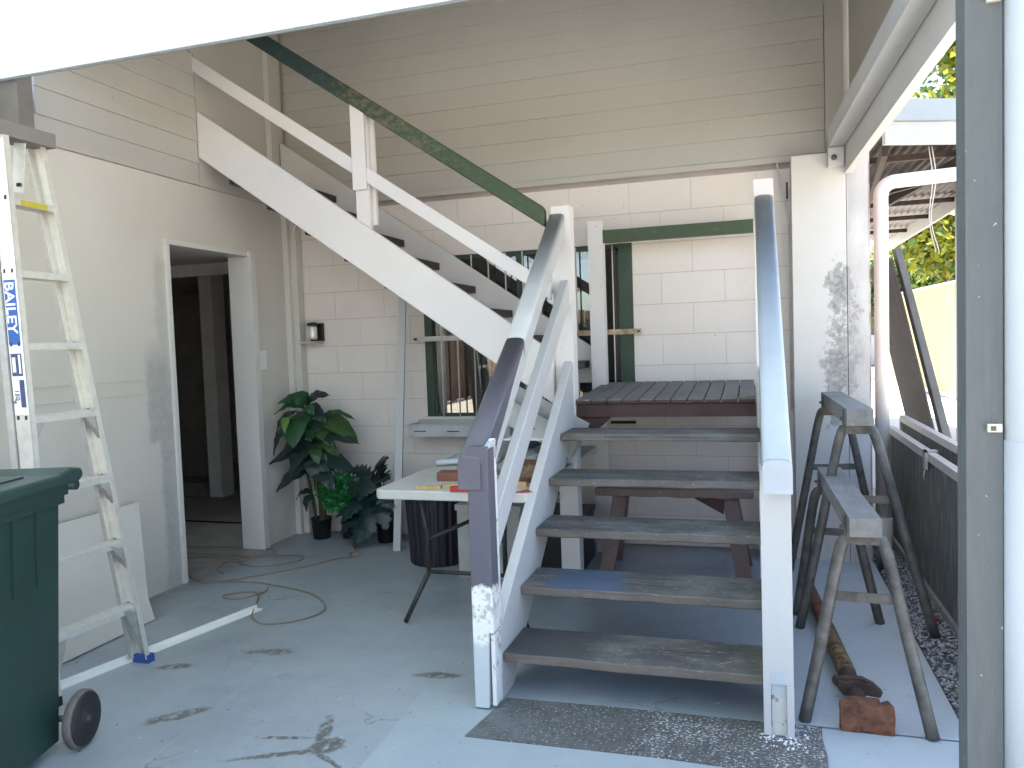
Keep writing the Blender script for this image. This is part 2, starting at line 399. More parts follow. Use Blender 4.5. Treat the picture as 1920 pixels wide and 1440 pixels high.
M['stem'] = plain('green_stem', (.05, .085, .03), .6, .2)
M['leaf_mid'] = mat_leaf('mid_green_leaf', (.014, .062, .022), (.028, .098, .033), .42, .12)
M['leaf_dark'] = mat_leaf('dark_green_leaf', (.014, .030, .026), (.025, .050, .040), .40, .05)
M['leaf_olive'] = mat_leaf('olive_leaf', (.028, .068, .018), (.055, .10, .03), .42, .12)
M['leaf_lime'] = mat_leaf('lime_leaf', (.10, .22, .04), (.16, .28, .06), .45, .15)
M['leaf_monst'] = mat_leaf('blackish_green_leaf', (.008, .024, .024), (.018, .042, .038), .38, .03)
M['leaf_fern'] = mat_leaf('bright_fern_leaf', (.02, .16, .05), (.05, .30, .09), .45, .15)
M['tree_leaf'] = mat_leaf('sunlit_tree_leaf', (.16, .20, .02), (.36, .34, .025), .5, .5)
M['tree_leaf_dark'] = mat_leaf('shade_tree_leaf', (.06, .11, .02), (.13, .18, .04), .5, .35)
M['bark'] = plain('bark', (.12, .10, .08), .9, .3, 12, bump=.5)
M['fence'] = plain('cream_steel_fence', (.50, .41, .235), .5, .06, 3, bump=0)
M['fencecap'] = plain('cream_fence_cap', (.66, .60, .46), .5, .05, 3, bump=0)
M['fascia'] = plain('pale_blue_grey_fascia', (.30, .335, .36), .5, .05, 3)
M['fascia2'] = plain('white_fascia', (.42, .43, .43), .5, .05, 3)
M['rafter'] = plain('brown_rafter', (.055, .034, .027), .75, .25, 14)
M['corr'] = plain('rusty_corrugated_iron', (.09, .07, .065), .5, .45, 3, metal=.3, sc=(1, .3, 1))
M['pvc'] = plain('cream_pvc', (.74, .71, .66), .35, .05, 6, bump=.05)
M['pvc_white'] = plain('white_round_pipe', (.52, .54, .57), .4, .03, 3, bump=.05)
M['greypost'] = mat_wood('grey_painted_post', ((.085, .098, .105), (.125, .138, .145), (.10, .113, .12)), 'Z', None, .6)
M['tag'] = plain('cream_plastic_clip', (.66, .62, .53), .45, .05, bump=0)
M['panel_brown'] = plain('brown_board', (.085, .068, .062), .6, .2, 6)
M['panel_grey'] = plain('grey_board', (.115, .118, .12), .55, .2, 6)
M['mesh'] = mat_mesh()
M['opal'] = mat_opal()
M['edge'] = plain('grey_edge_trim', (.25, .26, .27), .5, .1)
M['brownfence'] = mat_wood('brown_paling', ((.12, .08, .06), (.18, .12, .09), (.15, .10, .075)), 'Z')
M['tanwall'] = plain('tan_garden_wall', (.42, .29, .18), .8, .2, 3)
M['roof'] = plain('house_roof_sheet', (.4, .4, .38), .6, .1)
M['switch'] = plain('switch_plastic', (.74, .73, .70), .35, .03, bump=0)
M['wire'] = plain('white_wire', (.6, .58, .54), .6, .1)
g = mat_gravel(); M['gravel'] = g
M['gravel_base'] = plain('gravel_bed', (.12, .125, .135), .9, .4, 60, bump=.9, bscale=90, bdist=.01)

# ------------------------------------------------------------------ mesh helpers
def bx(bm, x0, x1, y0, y1, z0, z1, mi=0):
    x0, x1 = sorted((x0, x1)); y0, y1 = sorted((y0, y1)); z0, z1 = sorted((z0, z1))
    v = [bm.verts.new(p) for p in ((x0, y0, z0), (x1, y0, z0), (x1, y1, z0), (x0, y1, z0), (x0, y0, z1), (x1, y0, z1), (x1, y1, z1), (x0, y1, z1))]
    for f in ((3, 2, 1, 0), (4, 5, 6, 7), (0, 1, 5, 4), (1, 2, 6, 5), (2, 3, 7, 6), (3, 0, 4, 7)):
        fc = bm.faces.new([v[i] for i in f]); fc.material_index = mi
    return bm
def obox(bm, c, s, rot, mi=0):
    c = Vector(c); h = Vector(s)/2
    v = [bm.verts.new(c+rot@Vector((h.x*a, h.y*b, h.z*d))) for a, b, d in ((-1, -1, -1), (1, -1, -1), (1, 1, -1), (-1, 1, -1), (-1, -1, 1), (1, -1, 1), (1, 1, 1), (-1, 1, 1))]
    for f in ((3, 2, 1, 0), (4, 5, 6, 7), (0, 1, 5, 4), (1, 2, 6, 5), (2, 3, 7, 6), (3, 0, 4, 7)):
        fc = bm.faces.new([v[i] for i in f]); fc.material_index = mi
def rz(a): return Matrix.Rotation(a, 3, 'Z')
def beam(bm, p0, p1, wdt, hgt, up=(0, 0, 1), mi=0):
    p0, p1 = Vector(p0), Vector(p1); d = p1-p0; L = d.length; d.normalize()
    s = d.cross(Vector(up)).normalized(); u = s.cross(d)
    rot = Matrix((s, d, u)).transposed()
    obox(bm, (p0+p1)/2, (wdt, L, hgt), rot, mi)
def prism(bm, poly, axis, a, b, mi=0):
    """poly: 2D outline; axis 'X','Y','Z' is the thickness direction from a to b"""
    def P(p, t):
        return {'X': (t, p[0], p[1]), 'Y': (p[0], t, p[1]), 'Z': (p[0], p[1], t)}[axis]
    v0 = [bm.verts.new(P(p, a)) for p in poly]; v1 = [bm.verts.new(P(p, b)) for p in poly]
    n = len(poly)
    fs = [bm.faces.new(v0), bm.faces.new(v1)]
    for i in range(n): fs.append(bm.faces.new((v0[i], v0[(i+1) % n], v1[(i+1) % n], v1[i])))
    for f in fs: f.material_index = mi
    bmesh.ops.recalc_face_normals(bm, faces=fs)
def tube(bm, pts, r, n=10, cap=True, mi=0):
    pts = [Vector(p) for p in pts]; rings = []
    rs = r if isinstance(r, (list, tuple)) else [r]*len(pts)
    ref = None
    for i, p in enumerate(pts):
        d = (pts[min(i+1, len(pts)-1)]-pts[max(i-1, 0)]).normalized()
        if ref is None:
            ref = Vector((0, 0, 1)) if abs(d.z) < .9 else Vector((1, 0, 0))
        s = d.cross(ref).normalized(); u = s.cross(d).normalized(); ref = u
        rings.append([bm.verts.new(p+(s*math.cos(2*PI*k/n)+u*math.sin(2*PI*k/n))*rs[i]) for k in range(n)])
    for a, b in zip(rings, rings[1:]):
        for k in range(n):
            f = bm.faces.new((a[k], a[(k+1) % n], b[(k+1) % n], b[k])); f.smooth = True; f.material_index = mi
    if cap:
        f = bm.faces.new(rings[0][::-1]); f.material_index = mi; f = bm.faces.new(rings[-1]); f.material_index = mi
def lathe(bm, c, prof, n=28, axis='Z', mi=0):
    c = Vector(c); rings = []
    for r, h in prof:
        ring = []
        for k in range(n):
            a = 2*PI*k/n
            p = {'Z': (r*math.cos(a), r*math.sin(a), h), 'X': (h, r*math.cos(a), r*math.sin(a))}[axis]
            ring.append(bm.verts.new(c+Vector(p)))
        rings.append(ring)
    fs = []
    for a, b in zip(rings, rings[1:]):
        for k in range(n):
            f = bm.faces.new((a[k], a[(k+1) % n], b[(k+1) % n], b[k])); f.smooth = True; f.material_index = mi; fs.append(f)
    for q in (rings[0][::-1], rings[-1]):
        f = bm.faces.new(q); f.material_index = mi; fs.append(f)
    bmesh.ops.recalc_face_normals(bm, faces=fs)
def catmull(pts, k=8):
    P = [Vector(p) for p in pts]; P = [P[0]*2-P[1]]+P+[P[-1]*2-P[-2]]; out = []
    for i in range(1, len(P)-2):
        for j in range(k):
            t = j/k
            out.append(.5*((2*P[i])+(P[i+1]-P[i-1])*t+(2*P[i-1]-5*P[i]+4*P[i+1]-P[i+2])*t*t+(3*P[i]-P[i-1]-3*P[i+1]+P[i+2])*t**3))
    out.append(P[-2]); return out

def wloc(o):
    v = Vector((0, 0, 0))
    while o is not None: v += o.location; o = o.parent
    return v
def mk(name, bm, mat, parent=None, bevel=0, label=None, seg=1, loc=None):
    """link a bmesh given in world coordinates as one object"""
    if bevel:
        es = [e for e in bm.edges if len(e.link_faces) == 2 and e.calc_face_angle(0) > .6]
        bmesh.ops.bevel(bm, geom=es, offset=bevel, segments=seg, affect='EDGES', profile=.5, clamp_overlap=True)
    base = wloc(parent) if parent is not None else Vector((0, 0, 0))
    off = Vector(loc) if loc is not None else base
    for v in bm.verts: v.co -= off
    me = bpy.data.meshes.new(name); bm.to_mesh(me); bm.free()
    for mm in (mat if isinstance(mat, (list, tuple)) else [mat]): me.materials.append(M[mm])
    o = bpy.data.objects.new(name, me); C.objects.link(o)
    o.parent = parent; o.location = off-base
    if label: o['label'] = label
    return o
def thing(name, label, cat, loc=(0, 0, 0), group=None):
    o = bpy.data.objects.new(name, None); C.objects.link(o); o.empty_display_size = .1
    o.location = loc; o['label'] = label; o['category'] = cat
    if group: o['group'] = group
    return o
def tag(o, label, cat, group=None):
    o['label'] = label; o['category'] = cat
    if group: o['group'] = group
    return o
def struct(o): o['kind'] = 'structure'; return o
def B(): return bmesh.new()
def box(name, mat, parent, *a, bevel=0, **k):
    return mk(name, bx(B(), *a), mat, parent, bevel, **k)
def inst(o, name, loc, parent, rot=None):
    c = bpy.data.objects.new(name, o.data); C.objects.link(c); c.parent = parent
    c.location = Vector(loc)-(wloc(parent) if parent is not None else Vector((0, 0, 0)))
    if rot: c.rotation_euler = rot
    return c
def sheet(bm, x0, x1, y0, y1, z):
    bm.faces.new([bm.verts.new(p) for p in ((x0, y0, z), (x1, y0, z), (x1, y1, z), (x0, y1, z))]); return bm

# ================================================================== GROUND
struct(mk('ground', sheet(B(), -150, 150, -150, 150, -.03), 'yard'))
struct(box('patio_floor', 'floor', None, -3.3, .675, .2, 5.16, -.2, 0))
bm = B()
e = [(-1.28, 2.80), (-1.262, 2.5), (-1.254, 2.2), (-1.25, .4), (.672, .4), (.672, 2.83), (.21, 2.825), (-.6, 2.805)]
prism(bm, e, 'Z', .0005, .004); struct(mk('painted_slab', bm, 'slab_new'))
bm = B()
e = [(-.985, 2.488), (-.85, 2.489), (-.55, 2.497), (-.3, 2.503), (-.1, 2.496), (.1, 2.50), (.205, 2.50), (.214, 2.62), (.207, 2.74), (.212, 2.827), (-.1, 2.82), (-.5, 2.815), (-.93, 2.80), (-.955, 2.65)]
prism(bm, e, 'Z', .004, .009); struct(mk('rough_step_pad', bm, 'pad'))
bm = B(); sheet(bm, .125, .673, 2.84, 5.0, .004); struct(mk('side_slab', bm, 'slab_right'))
struct(mk('gravel_bed', sheet(B(), .676, 1.02, 1.5, 6.2, -.012), 'gravel_base'))
struct(mk('driveway', sheet(B(), 1.02, 3.9, 1.0, 40, -.022), 'drive'))
# gravel: uncountable, one object
bm = B()
for i in range(5200):
    x = random.uniform(.685, .93); y = random.uniform(2.4, 5.3); r = random.uniform(.0045, .011)
    z = -.008+random.random()*.008
    q = [bm.verts.new((x+r*a*random.uniform(.7, 1.3), y+r*b*random.uniform(.7, 1.3), z+r*c*random.uniform(.6, 1.1))) for a, b, c in ((1, 0, 0), (-.5, .87, 0), (-.5, -.87, 0), (0, 0, 1))]
    mi = random.choice((0, 1, 2, 2, 3))
    for f in ((0, 1, 3), (1, 2, 3), (2, 0, 3)):
        fc = bm.faces.new([q[k] for k in f]); fc.material_index = mi
M['gv0'] = plain('gravel_dark', (.09, .10, .12), .85, .2, bump=0); M['gv1'] = plain('gravel_mid', (.24, .26, .29), .85, .2, bump=0)
M['gv2'] = plain('gravel_pale', (.42, .44, .46), .85, .2, bump=0); M['gv3'] = plain('gravel_warm', (.30, .27, .24), .85, .2, bump=0)
o = mk('gravel', bm, ['gv0', 'gv1', 'gv2', 'gv3']); o['kind'] = 'stuff'; tag(o, 'loose blue grey gravel strip between side slab and screen door', 'gravel')

# ================================================================== HOUSE
YW = 5.18; XL = -3.3
house = thing('house', 'two storey house with white block lower wall and weatherboard upper wall', 'house', (0, 5.3, 0))
# --- block wall with window hole, every block a sub-part
wx0, wx1, wz0, wz1 = -2.24, -.74, .87, 2.01
bm = B()
Yb0 = YW+.006
for a in ((XL-.1, wx0, Yb0, YW+.2, 0, 2.6), (wx1, .62, Yb0, YW+.2, 0, 2.6), (wx0, wx1, Yb0, YW+.2, 0, wz0), (wx0, wx1, Yb0, YW+.2, wz1, 2.6)):
    bx(bm, *a)
wall = mk('block_wall', bm, 'joint', house)
proto = {}
def block(x0, x1, z0, z1):
    if x1-x0 < .03 or z1-z0 < .03: return
    x0 += .0012; x1 -= .0012; z0 += .0015; z1 -= .0015
    k = (round(x1-x0, 3), round(z1-z0, 3))
    c = ((x0+x1)/2, YW+.003+random.uniform(-.0012, .0008), (z0+z1)/2)
    if k not in proto:
        bm = bx(B(), c[0]-k[0]/2, c[0]+k[0]/2, c[1], c[1]+.02, c[2]-k[1]/2, c[2]+k[1]/2)
        proto[k] = mk('block', bm, 'block', wall, .0018, loc=c)
    else:
        inst(proto[k], 'block', c, wall)
for row in range(13):
    z0, z1 = row*.2, min(row*.2+.2, 2.43)
    if z1-z0 < .03: continue
    off = -.152 if row % 2 == 0 else .048
    k0 = int((XL-off)/.4)-1
    for k in range(k0, 12):
        x0 = max(off+k*.4, XL+.0); x1 = min(off+k*.4+.4, .62)
        if x1 <= x0: continue
        segs = [(x0, x1)]
        if z1 > wz0+.001 and z0 < wz1-.001:
            segs = [s for s in ((x0, min(x1, wx0)), (max(x0, wx1), x1)) if s[1]-s[0] > .03]
            lo, hi = max(x0, wx0), min(x1, wx1)
            if hi-lo > .03:
                if z0 < wz0: block(lo, hi, z0, wz0)
                if z1 > wz1: block(lo, hi, wz1, z1)
        for s in segs: block(s[0], s[1], z0, z1)
# --- upper weatherboards (back wall)
bm = bx(B(), XL-.1, .64, 5.15, 5.45, 2.435, 4.4); bx(bm, .64, .90, 5.15, 5.45, 2.9, 4.4)
up = mk('upper_wall', bm, 'board', house)
def wboard(axis, a0, a1, face, zb, parent, h=.1335, lap=.010):
    """lapped board: bottom edge proud of the top edge"""
    bm = B()
    if axis == 'X':
        prof = [(face-lap-.008, zb), (face-lap*.25-.008, zb+h+.0015), (face+.004, zb+h+.0015), (face+.004, zb)]
        prism(bm, prof, 'X', a0, a1)
    else:
        prof = [(face+lap+.008, zb), (face+lap*.25+.008, zb+h+.0015), (face-.004, zb+h+.0015), (face-.004, zb)]
        prism(bm, [(p[0], p[1]) for p in prof], 'Y', a0, a1)
    return mk('weatherboard', bm, 'board', parent, .0015)
zs = [2.462+.135*k for k in range(14)]
for k, zb in enumerate(zs): wboard('X', XL+.03, .447, 5.142, zb, up)
box('bottom_trim', 'board', house, XL+.03, .447, 5.118, 5.15, 2.425, 2.460, bevel=.003)
# vertical boards to the right of the weatherboards
for x0, x1, y, zlo in ((.449, .548, 5.085, 2.43), (.551, .652, 5.11, 2.43), (.655, .79, 5.115, 2.70), (.793, .90, 5.115, 2.90)):
    box('vertical_board', 'board', up, x0, x1, y, 5.149, zlo, 4.39, bevel=.003)
# --- right return wall of the house, roof
box('end_wall', 'side', house, .48, .64, 5.46, 11, 0, 4.4)
bm = B(); prism(bm, [(5.14, 4.41), (5.14, 4.50), (8.2, 5.6), (11.8, 4.95), (11.8, 4.41)], 'X', -6.5, .95)
mk('roof', bm, 'roof', house)
bm = B(); prism(bm, [(2.84, 2.95), (2.84, 3.0), (5.12, 3.90), (5.12, 3.85)], 'X', -6.5, .80)
mk('added_shade_roof', bm, 'roof', house)  # added roof out of view, keeps sky light off the upper boards
# --- side (left) wall with doorway
DY0, DY1, DZ = 3.83, 4.61, 2.035
bm = B()
for a in ((XL-.1, XL, 2.25, DY0, 0, 2.43), (XL-.1, XL, DY1, 5.175, 0, 2.43), (XL-.1, XL, DY0, DY1, DZ, 2.43)): bx(bm, *a)
side = mk('side_wall', bm, 'side', house)
bm = B(); prism(bm, [(3.0, 2.432), (5.15, 2.432), (5.15, 3.84), (3.0, 2.99)], 'X', XL-.1, XL-.005); bx(bm, XL-.1, XL-.005, 2.25, 2.999, 2.432, 2.64); sup = mk('side_upper_wall', bm, 'board', house)
for zb in zs[:7]: wboard('Y', 3.0 if 2.55 < zb < 2.9 else (2.25 if zb < 2.9 else 3.05+(zb-2.84)/.395), 4.165, XL+.0, zb-.03, sup)
box('flat_panel', 'board', sup, XL-.004, XL+.012, 4.172, 5.11, 2.432, 4.39, bevel=.002)
box('cover_strip', 'trim', sup, XL+.013, XL+.020, 4.90, 4.96, 2.50, 4.39, bevel=.002)
box('corner_strip', 'trim', house, XL+.001, XL+.045, 5.06, 5.10, .0, 2.425, bevel=.004)
box('corner_batten', 'side', house, XL+.001, XL+.09, 5.101, 5.172, .0, 2.42, bevel=.003)
# panel joints on the side wall
for (y0, y1, z) in ((2.26, 3.62, 1.243), (2.26, 3.62, 1.162)):
    box('sheet_joint', 'side', side, XL, XL+.004, y0, y1, z-.0035, z+.0035)
# door surround
ds = mk('door_frame', bx(bx(B(), XL-.115, XL+.018, DY0, DY0+.028, 0, DZ), XL-.14, XL+.040, DY1-.001, DY1+.055, 0, DZ+.03), 'trim', house, .003)
box('head', 'trim', ds, XL-.115, XL+.018, DY0, DY1-.002, DZ-.002, DZ+.03, bevel=.003)
# room beyond the doorway
rm = mk('room_ceiling', bx(B(), -7.2, XL-.101, 3.2, 8.4, 2.14, 2.18), 'room', house)
bm = bx(B(), -7.2, -3.45, 5.6, 5.68, 2.04, 2.139); mk('inner_beam', bm, 'room', house)
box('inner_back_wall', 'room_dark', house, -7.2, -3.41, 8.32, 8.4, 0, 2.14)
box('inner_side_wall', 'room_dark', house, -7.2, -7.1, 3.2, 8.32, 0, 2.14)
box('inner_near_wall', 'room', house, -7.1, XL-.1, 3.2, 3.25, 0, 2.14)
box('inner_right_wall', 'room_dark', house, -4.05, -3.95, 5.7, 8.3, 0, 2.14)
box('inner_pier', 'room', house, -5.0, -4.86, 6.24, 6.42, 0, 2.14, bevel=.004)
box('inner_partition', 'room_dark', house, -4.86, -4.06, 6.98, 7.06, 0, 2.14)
d = box('inner_door', 'door_wood', house, -5.95, -5.16, 6.62, 6.66, 0, 1.95, bevel=.004)
mk('door_knob', (lambda b: (lathe(b, (-5.24, 6.585, 1.0), [(.001, -.03), (.028, -.02), (.03, 0), (.012, .02), (.012, .035)], 14), b)[1])(B()), 'black', d)
box('inner_door_frame', 'room', house, -5.159, -5.08, 6.56, 6.66, 0, 2.02, bevel=.004)
box('inner_step', 'door_wood', house, -5.7, -5.02, 6.2, 6.5, 0, .14, bevel=.004)
struct(box('room_floor', 'room_floor', None, -7.2, -3.3, 3.2, 8.4, -.2, -.004))
box('cable_cover', 'black', house, -7.0, -3.41, 5.30, 5.315, -.003, .006)
# column (pillar) at the right end
col = mk('corner_pillar', bx(bx(B(), .247, .545, 4.975, 5.40, 0, 2.425), .549, .672, 4.980, 5.43, 0, 2.60), 'column', house, .005)
# crumbs of cladding hanging at the end of the weatherboards, little conduit
bm = B(); tube(bm, [(.17, 5.12, 2.43), (.20, 5.13, 2.25), (.235, 5.14, 2.08), (.236, 5.15, .9)], .006, 6); mk('conduit', bm, 'wire', house)
box('bracket_gap', 'slot', house, .222, .232, 5.10, 5.12, 2.2, 2.3)
# --- window
win = mk('window', bx(bx(bx(bx(B(), wx0, wx0+.055, YW+.0, YW+.07, wz0, wz1), wx1-.09, wx1, YW-.008, YW+.07, wz0, wz1), wx0+.056, wx1-.091, YW+.01, YW+.07, wz1-.03, wz1), wx0+.056, wx1-.091, YW+.01, YW+.07, wz0, wz0+.02), 'green2', house, .003)
for x in (-1.52, -1.0): box('mullion', 'green2', win, x-.022, x+.022, YW+.015, YW+.06, wz0+.021, wz1-.031, bevel=.002)
for a, b in ((wx0+.056, -1.543), (-1.497, -1.023), (-.977, wx1-.092)):
    box('pane', 'glass', win, a, b, YW+.038, YW+.042, wz0+.021, wz1-.031)
bm = B()
n = 60; vs = []
for i in range(n+1):
    x = wx0+.05+i*.19/n; y = YW+.085+.018*math.sin(i*.75)+.008*math.sin(i*1.9)
    vs.append((bm.verts.new((x, y, wz0)), bm.verts.new((x, y, wz1))))
for a, b in zip(vs, vs[1:]): bm.faces.new((a[0], b[0], b[1], a[1])).smooth = True
mk('curtain', bm, 'curtain', win)
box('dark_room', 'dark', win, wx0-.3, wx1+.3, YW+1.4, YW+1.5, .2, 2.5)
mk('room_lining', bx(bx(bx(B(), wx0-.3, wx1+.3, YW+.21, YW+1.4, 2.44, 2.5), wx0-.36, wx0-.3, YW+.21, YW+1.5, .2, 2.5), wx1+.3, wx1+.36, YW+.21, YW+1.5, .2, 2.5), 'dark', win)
x = -2.10
while x < -.8:
    bm = B(); tube(bm, [(x, YW-.032, wz0+.0), (x, YW-.032, wz1-.01)], .0055, 6); mk('security_bar', bm, 'bar', win); x += .1235
box('bar_strap', 'bar', win, -2.30, -1.35, YW-.048, YW-.0385, 1.41, 1.445, bevel=.002)
box('bar_strap', 'rustbar', win, -1.349, -.685, YW-.048, YW-.0385, 1.41, 1.445, bevel=.002)
for x in (-2.285, -.70):
    bm = B(); lathe(bm, (x, YW-.044, 1.428), [(.001, -.009), (.007, -.008), (.007, .04)], 8, 'Z'); 
    bmesh.ops.rotate(bm, verts=bm.verts, cent=(x, YW-.044, 1.428), matrix=Matrix.Rotation(PI/2, 3, 'X')); mk('screw', bm, 'slot', win)
box('sill', 'block', house, wx0-.04, wx1+.03, YW-.022, YW+.0, wz0-.035, wz0-.001, bevel=.004)
# vent under the landing
v = box('air_vent', 'slot', house, -.908, -.742, 5.165, YW+.002, .815, .878)
for k in range(4): box('louvre', 'rafter', v, -.903, -.747, 5.160, 5.166, .822+k*.014, .826+k*.014)
# light switch plate
sw = box('switch_plate', 'switch', house, XL, XL+.009, 4.70, 4.785, 1.255, 1.385, bevel=.003)
box('rocker', 'switch', sw, XL+.009, XL+.013, 4.732, 4.752, 1.30, 1.34, bevel=.001)
# conduit elbow in the corner
bm = B(); tube(bm, [(-3.235, 5.10, 2.21), (-3.215, 5.09, 2.26), (-3.17, 5.06, 2.32), (-3.12, 5.06, 2.39)], .012, 8); mk('conduit_elbow', bm, 'wire', house)
# verandah beam running from the pillar over the camera
bd = Vector((-.04727, 1, -.02519)).normalized()
def bp(x, y, z): return Vector((x, 5.0, z))+bd*((y-5.0)/bd.y)
vb = mk('verandah_beam', (lambda b: (beam(b, bp(.555, 4.96, 2.44), bp(.555, -1.5, 2.44), .045, .30), b)[1])(B()), 'trim', house, .003)
mk('packer', (lambda b: (beam(b, bp(.484, 4.90, 2.49), bp(.484, -1.5, 2.49), .088, .10), b)[1])(B()), 'trim', vb, .003)
bm = B(); prism(bm, [(2.86, 2.65), (5.08, 2.596), (5.08, 3.82), (2.86, 2.95)], 'X', .585, .615)
for v in bm.verts: v.co.x += .0473*(5-v.co.y)
mk('added_light_screen', bm, 'board', house)  # added wall above the beam, shuts out sky light from the right
bb = box('beam_shoe', 'trim', house, .445, .53, 4.90, 4.972, 2.335, 2.437, bevel=.003)
mk('bolt', (lambda b: (lathe(b, (0, 0, 0), [(.001, 0), (.016, 0), (.016, .012), (.001, .016)], 10), bmesh.ops.rotate(b, verts=b.verts, matrix=Matrix.Rotation(PI/2, 3, 'X')), bmesh.ops.translate(b, verts=b.verts, vec=(.475, 4.899, 2.38)), b)[3])(B()), 'steel', bb)

# ================================================================== PATIO COVER (opal sheet)
pc = thing('patio_cover', 'translucent white patio roof sheet with thin grey front edge, above the ladder', 'patio roof', (-3, 2.78, 2.65))
for k, (x0, x1) in enumerate(((-6.4, -4.55), (-4.547, -3.1), (-3.097, -1.692), (-1.689, -.25), (-.247, .36))):
    o = box('roof_sheet', 'opal', pc, x0, x1, -1.7, 2.775, 2.652, 2.658)
box('edge_trim', 'edge', pc, -6.4, .36, 2.776, 2.786, 2.645, 2.662)
box('wall_bracket', 'capgrey', pc, -3.29, -3.165, 2.80, 2.88, 2.435, 2.70, bevel=.004)

# ================================================================== STAIRCASE
st = thing('staircase', 'white timber staircase with worn grey treads, a landing and an upper flight', 'staircase', (-.45, 3.8, 0))
y1, g, r, td = 2.805, .262, .1812, .285
for k in range(5):
    y = y1+k*g; z = (k+1)*r
    bm = bx(B(), -.9385, .0335, y, y+td, z-.036, z)
    # subdivide so that the worn arris can wander
    bmesh.ops.subdivide_edges(bm, edges=[e for e in bm.edges if abs(e.verts[0].co.x-e.verts[1].co.x) > .5], cuts=22)
    for v in bm.verts:
        if v.co.y < y+.01:
            nn = noise.noise(Vector((v.co.x*9, v.co.z*4, k*3.1))); v.co.y += nn*.004; v.co.z += nn*.0025
    mk('tread', bm, 'tread', st, .004)
# left lower stringer
def zl(y): return .404+.70*(y-2.99)+.02
bm = B(); prism(bm, [(2.775, .0), (2.775, zl(2.775)), (4.198, zl(4.198)), (4.198, zl(4.198)-.36), (3.0, .06), (2.94, .0)], 'X', -.985, -.9405)
# scallop the underside between the treads
mk('stringer', bm, 'white', st, .004)
bm = B(); prism(bm, [(2.83, .0), (2.83, .28), (4.19, 1.22), (4.19, .86), (3.06, .06), (3.0, 0)], 'X', .036, .080)
mk('stringer', bm, 'white', st, .004)
# left lower newel: peeling lower half, slate paint above, split foot
bm = B(); prism(bm, [(-1.018, .012), (-1.016, 1.0), (-.935, 1.0), (-.934, .30), (-.955, .30), (-.962, .012)], 'Y', 2.690, 2.772)
nl = mk('newel_post', bm, 'newel_peel', st, .003, label='peeling left lower newel post painted slate at the top')
bm = B(); prism(bm, [(-.951, .02), (-.950, .292), (-.934, .292), (-.934, .02)], 'Y', 2.700, 2.772); mk('split_foot', bm, 'peel', nl, .002)
bm = B(); prism(bm, [(2.690, .99), (2.772, .99), (2.772, 1.012), (2.752, 1.014), (2.70, .996)], 'X', -.955, -.934); mk('newel_tip', bm, 'undercoat_light', nl, .003)
bm = B(); prism(bm, [(2.7725, .30), (2.7725, 1.0), (2.80, 1.02), (2.80, .30)], 'X', -.985, -.936); mk('newel_side', bm, 'peel', nl, .002)
# right lower newel
bm = bx(B(), .020, .118, 2.724, 2.822, .19, .925); nr = mk('newel_post', bm, 'white', st, .004, label='white right lower newel post with crumbling foot')
box('foot_cheek', 'white', nr, .020, .044, 2.7235, 2.82, .012, .1895, bevel=.002); box('foot_cheek', 'white', nr, .095, .1185, 2.7235, 2.82, .0, .1895, bevel=.002); box('primer_patch', 'undercoat_light', nr, .046, .092, 2.7225, 2.7238, .191, .235, bevel=.0005); box('foot_top', 'undercoat_light', nr, .0445, .0945, 2.732, 2.82, .15, .1895)
bm = bx(B(), .0455, .0935, 2.736, 2.81, -.002, .165)
bmesh.ops.subdivide_edges(bm, edges=list(bm.edges), cuts=6, use_grid_fill=True)
for v in bm.verts: v.co += Vector((0, -1, 0))*abs(noise.noise(v.co*55))*.024*(1 if v.co.y < 2.73 else 0)+Vector((noise.noise(v.co*60)*.004, 0, 0))
mk('foot_core', bm, 'plaster', nr)
bm = B()
for i in range(60):
    x, y, r = random.gauss(.07, .055), random.gauss(2.69, .03), random.uniform(.002, .006)
    if .0 < x < .19 and 2.58 < y < 2.80:
        n_ = random.randint(4, 6); a0 = random.random()*6
        prism(bm, [(x+r*random.uniform(.5, 1.3)*math.cos(a0+2*PI*k/n_), y+r*random.uniform(.5, 1.3)*math.sin(a0+2*PI*k/n_)) for k in range(n_)], 'Z', .0095, .012)
o = mk('paint_flakes', bm, 'label_white'); o['kind'] = 'stuff'; tag(o, 'white paint flakes scattered round the foot of the right newel', 'flakes')
# upper newels / landing posts
box('landing_post', 'white2', st, -1.038, -.932, 4.20, 4.295, 0, 2.118, bevel=.005)
box('landing_post', 'white2', st, .026, .122, 4.20, 4.295, 0, 2.165, bevel=.005)
box('landing_post', 'white2', st, -.985, -.892, 4.95, 5.04, 0, 2.138, bevel=.005)
box('landing_post', 'white2', st, .036, .11, 4.95, 5.04, 0, 1.02, bevel=.005)
# rounded-top handrails: profile (x across, z), swept along y,z
def rail(name, mat, x0, x1, P0, P1, h, parent, label=None):
    """rounded-top rail from P0=(y,ztop) to P1"""
    bm = B(); w = x1-x0; prof = []
    for k in range(11):
        a = PI*k/10; cx = math.cos(a); sx = math.sin(a)
        px = (x0+x1)/2+(w/2)*(abs(cx)**.55)*(1 if cx > 0 else -1); pz = -.026+.026*(sx**.75 if sx > 0 else 0); prof.append((px, pz))
    prof += [(x0, -h), (x1, -h)]
    rings = [[bm.verts.new((px, y, z+pz)) for px, pz in prof] for y, z in (P0, P1)]
    n = len(prof); fs = [bm.faces.new(rings[0]), bm.faces.new(rings[1][::-1])]
    for i in range(n):
        f = bm.faces.new((rings[0][i], rings[0][(i+1) % n], rings[1][(i+1) % n], rings[1][i])); f.smooth = i < 10; fs.append(f)
    bmesh.ops.recalc_face_normals(bm, faces=fs)
    return mk(name, bm, mat, parent, 0, label)
hr = rail('handrail', 'undercoat', .030, .121, (2.668, .972), (4.198, 2.085), .115, st, 'pale blue grey right handrail with rounded top')
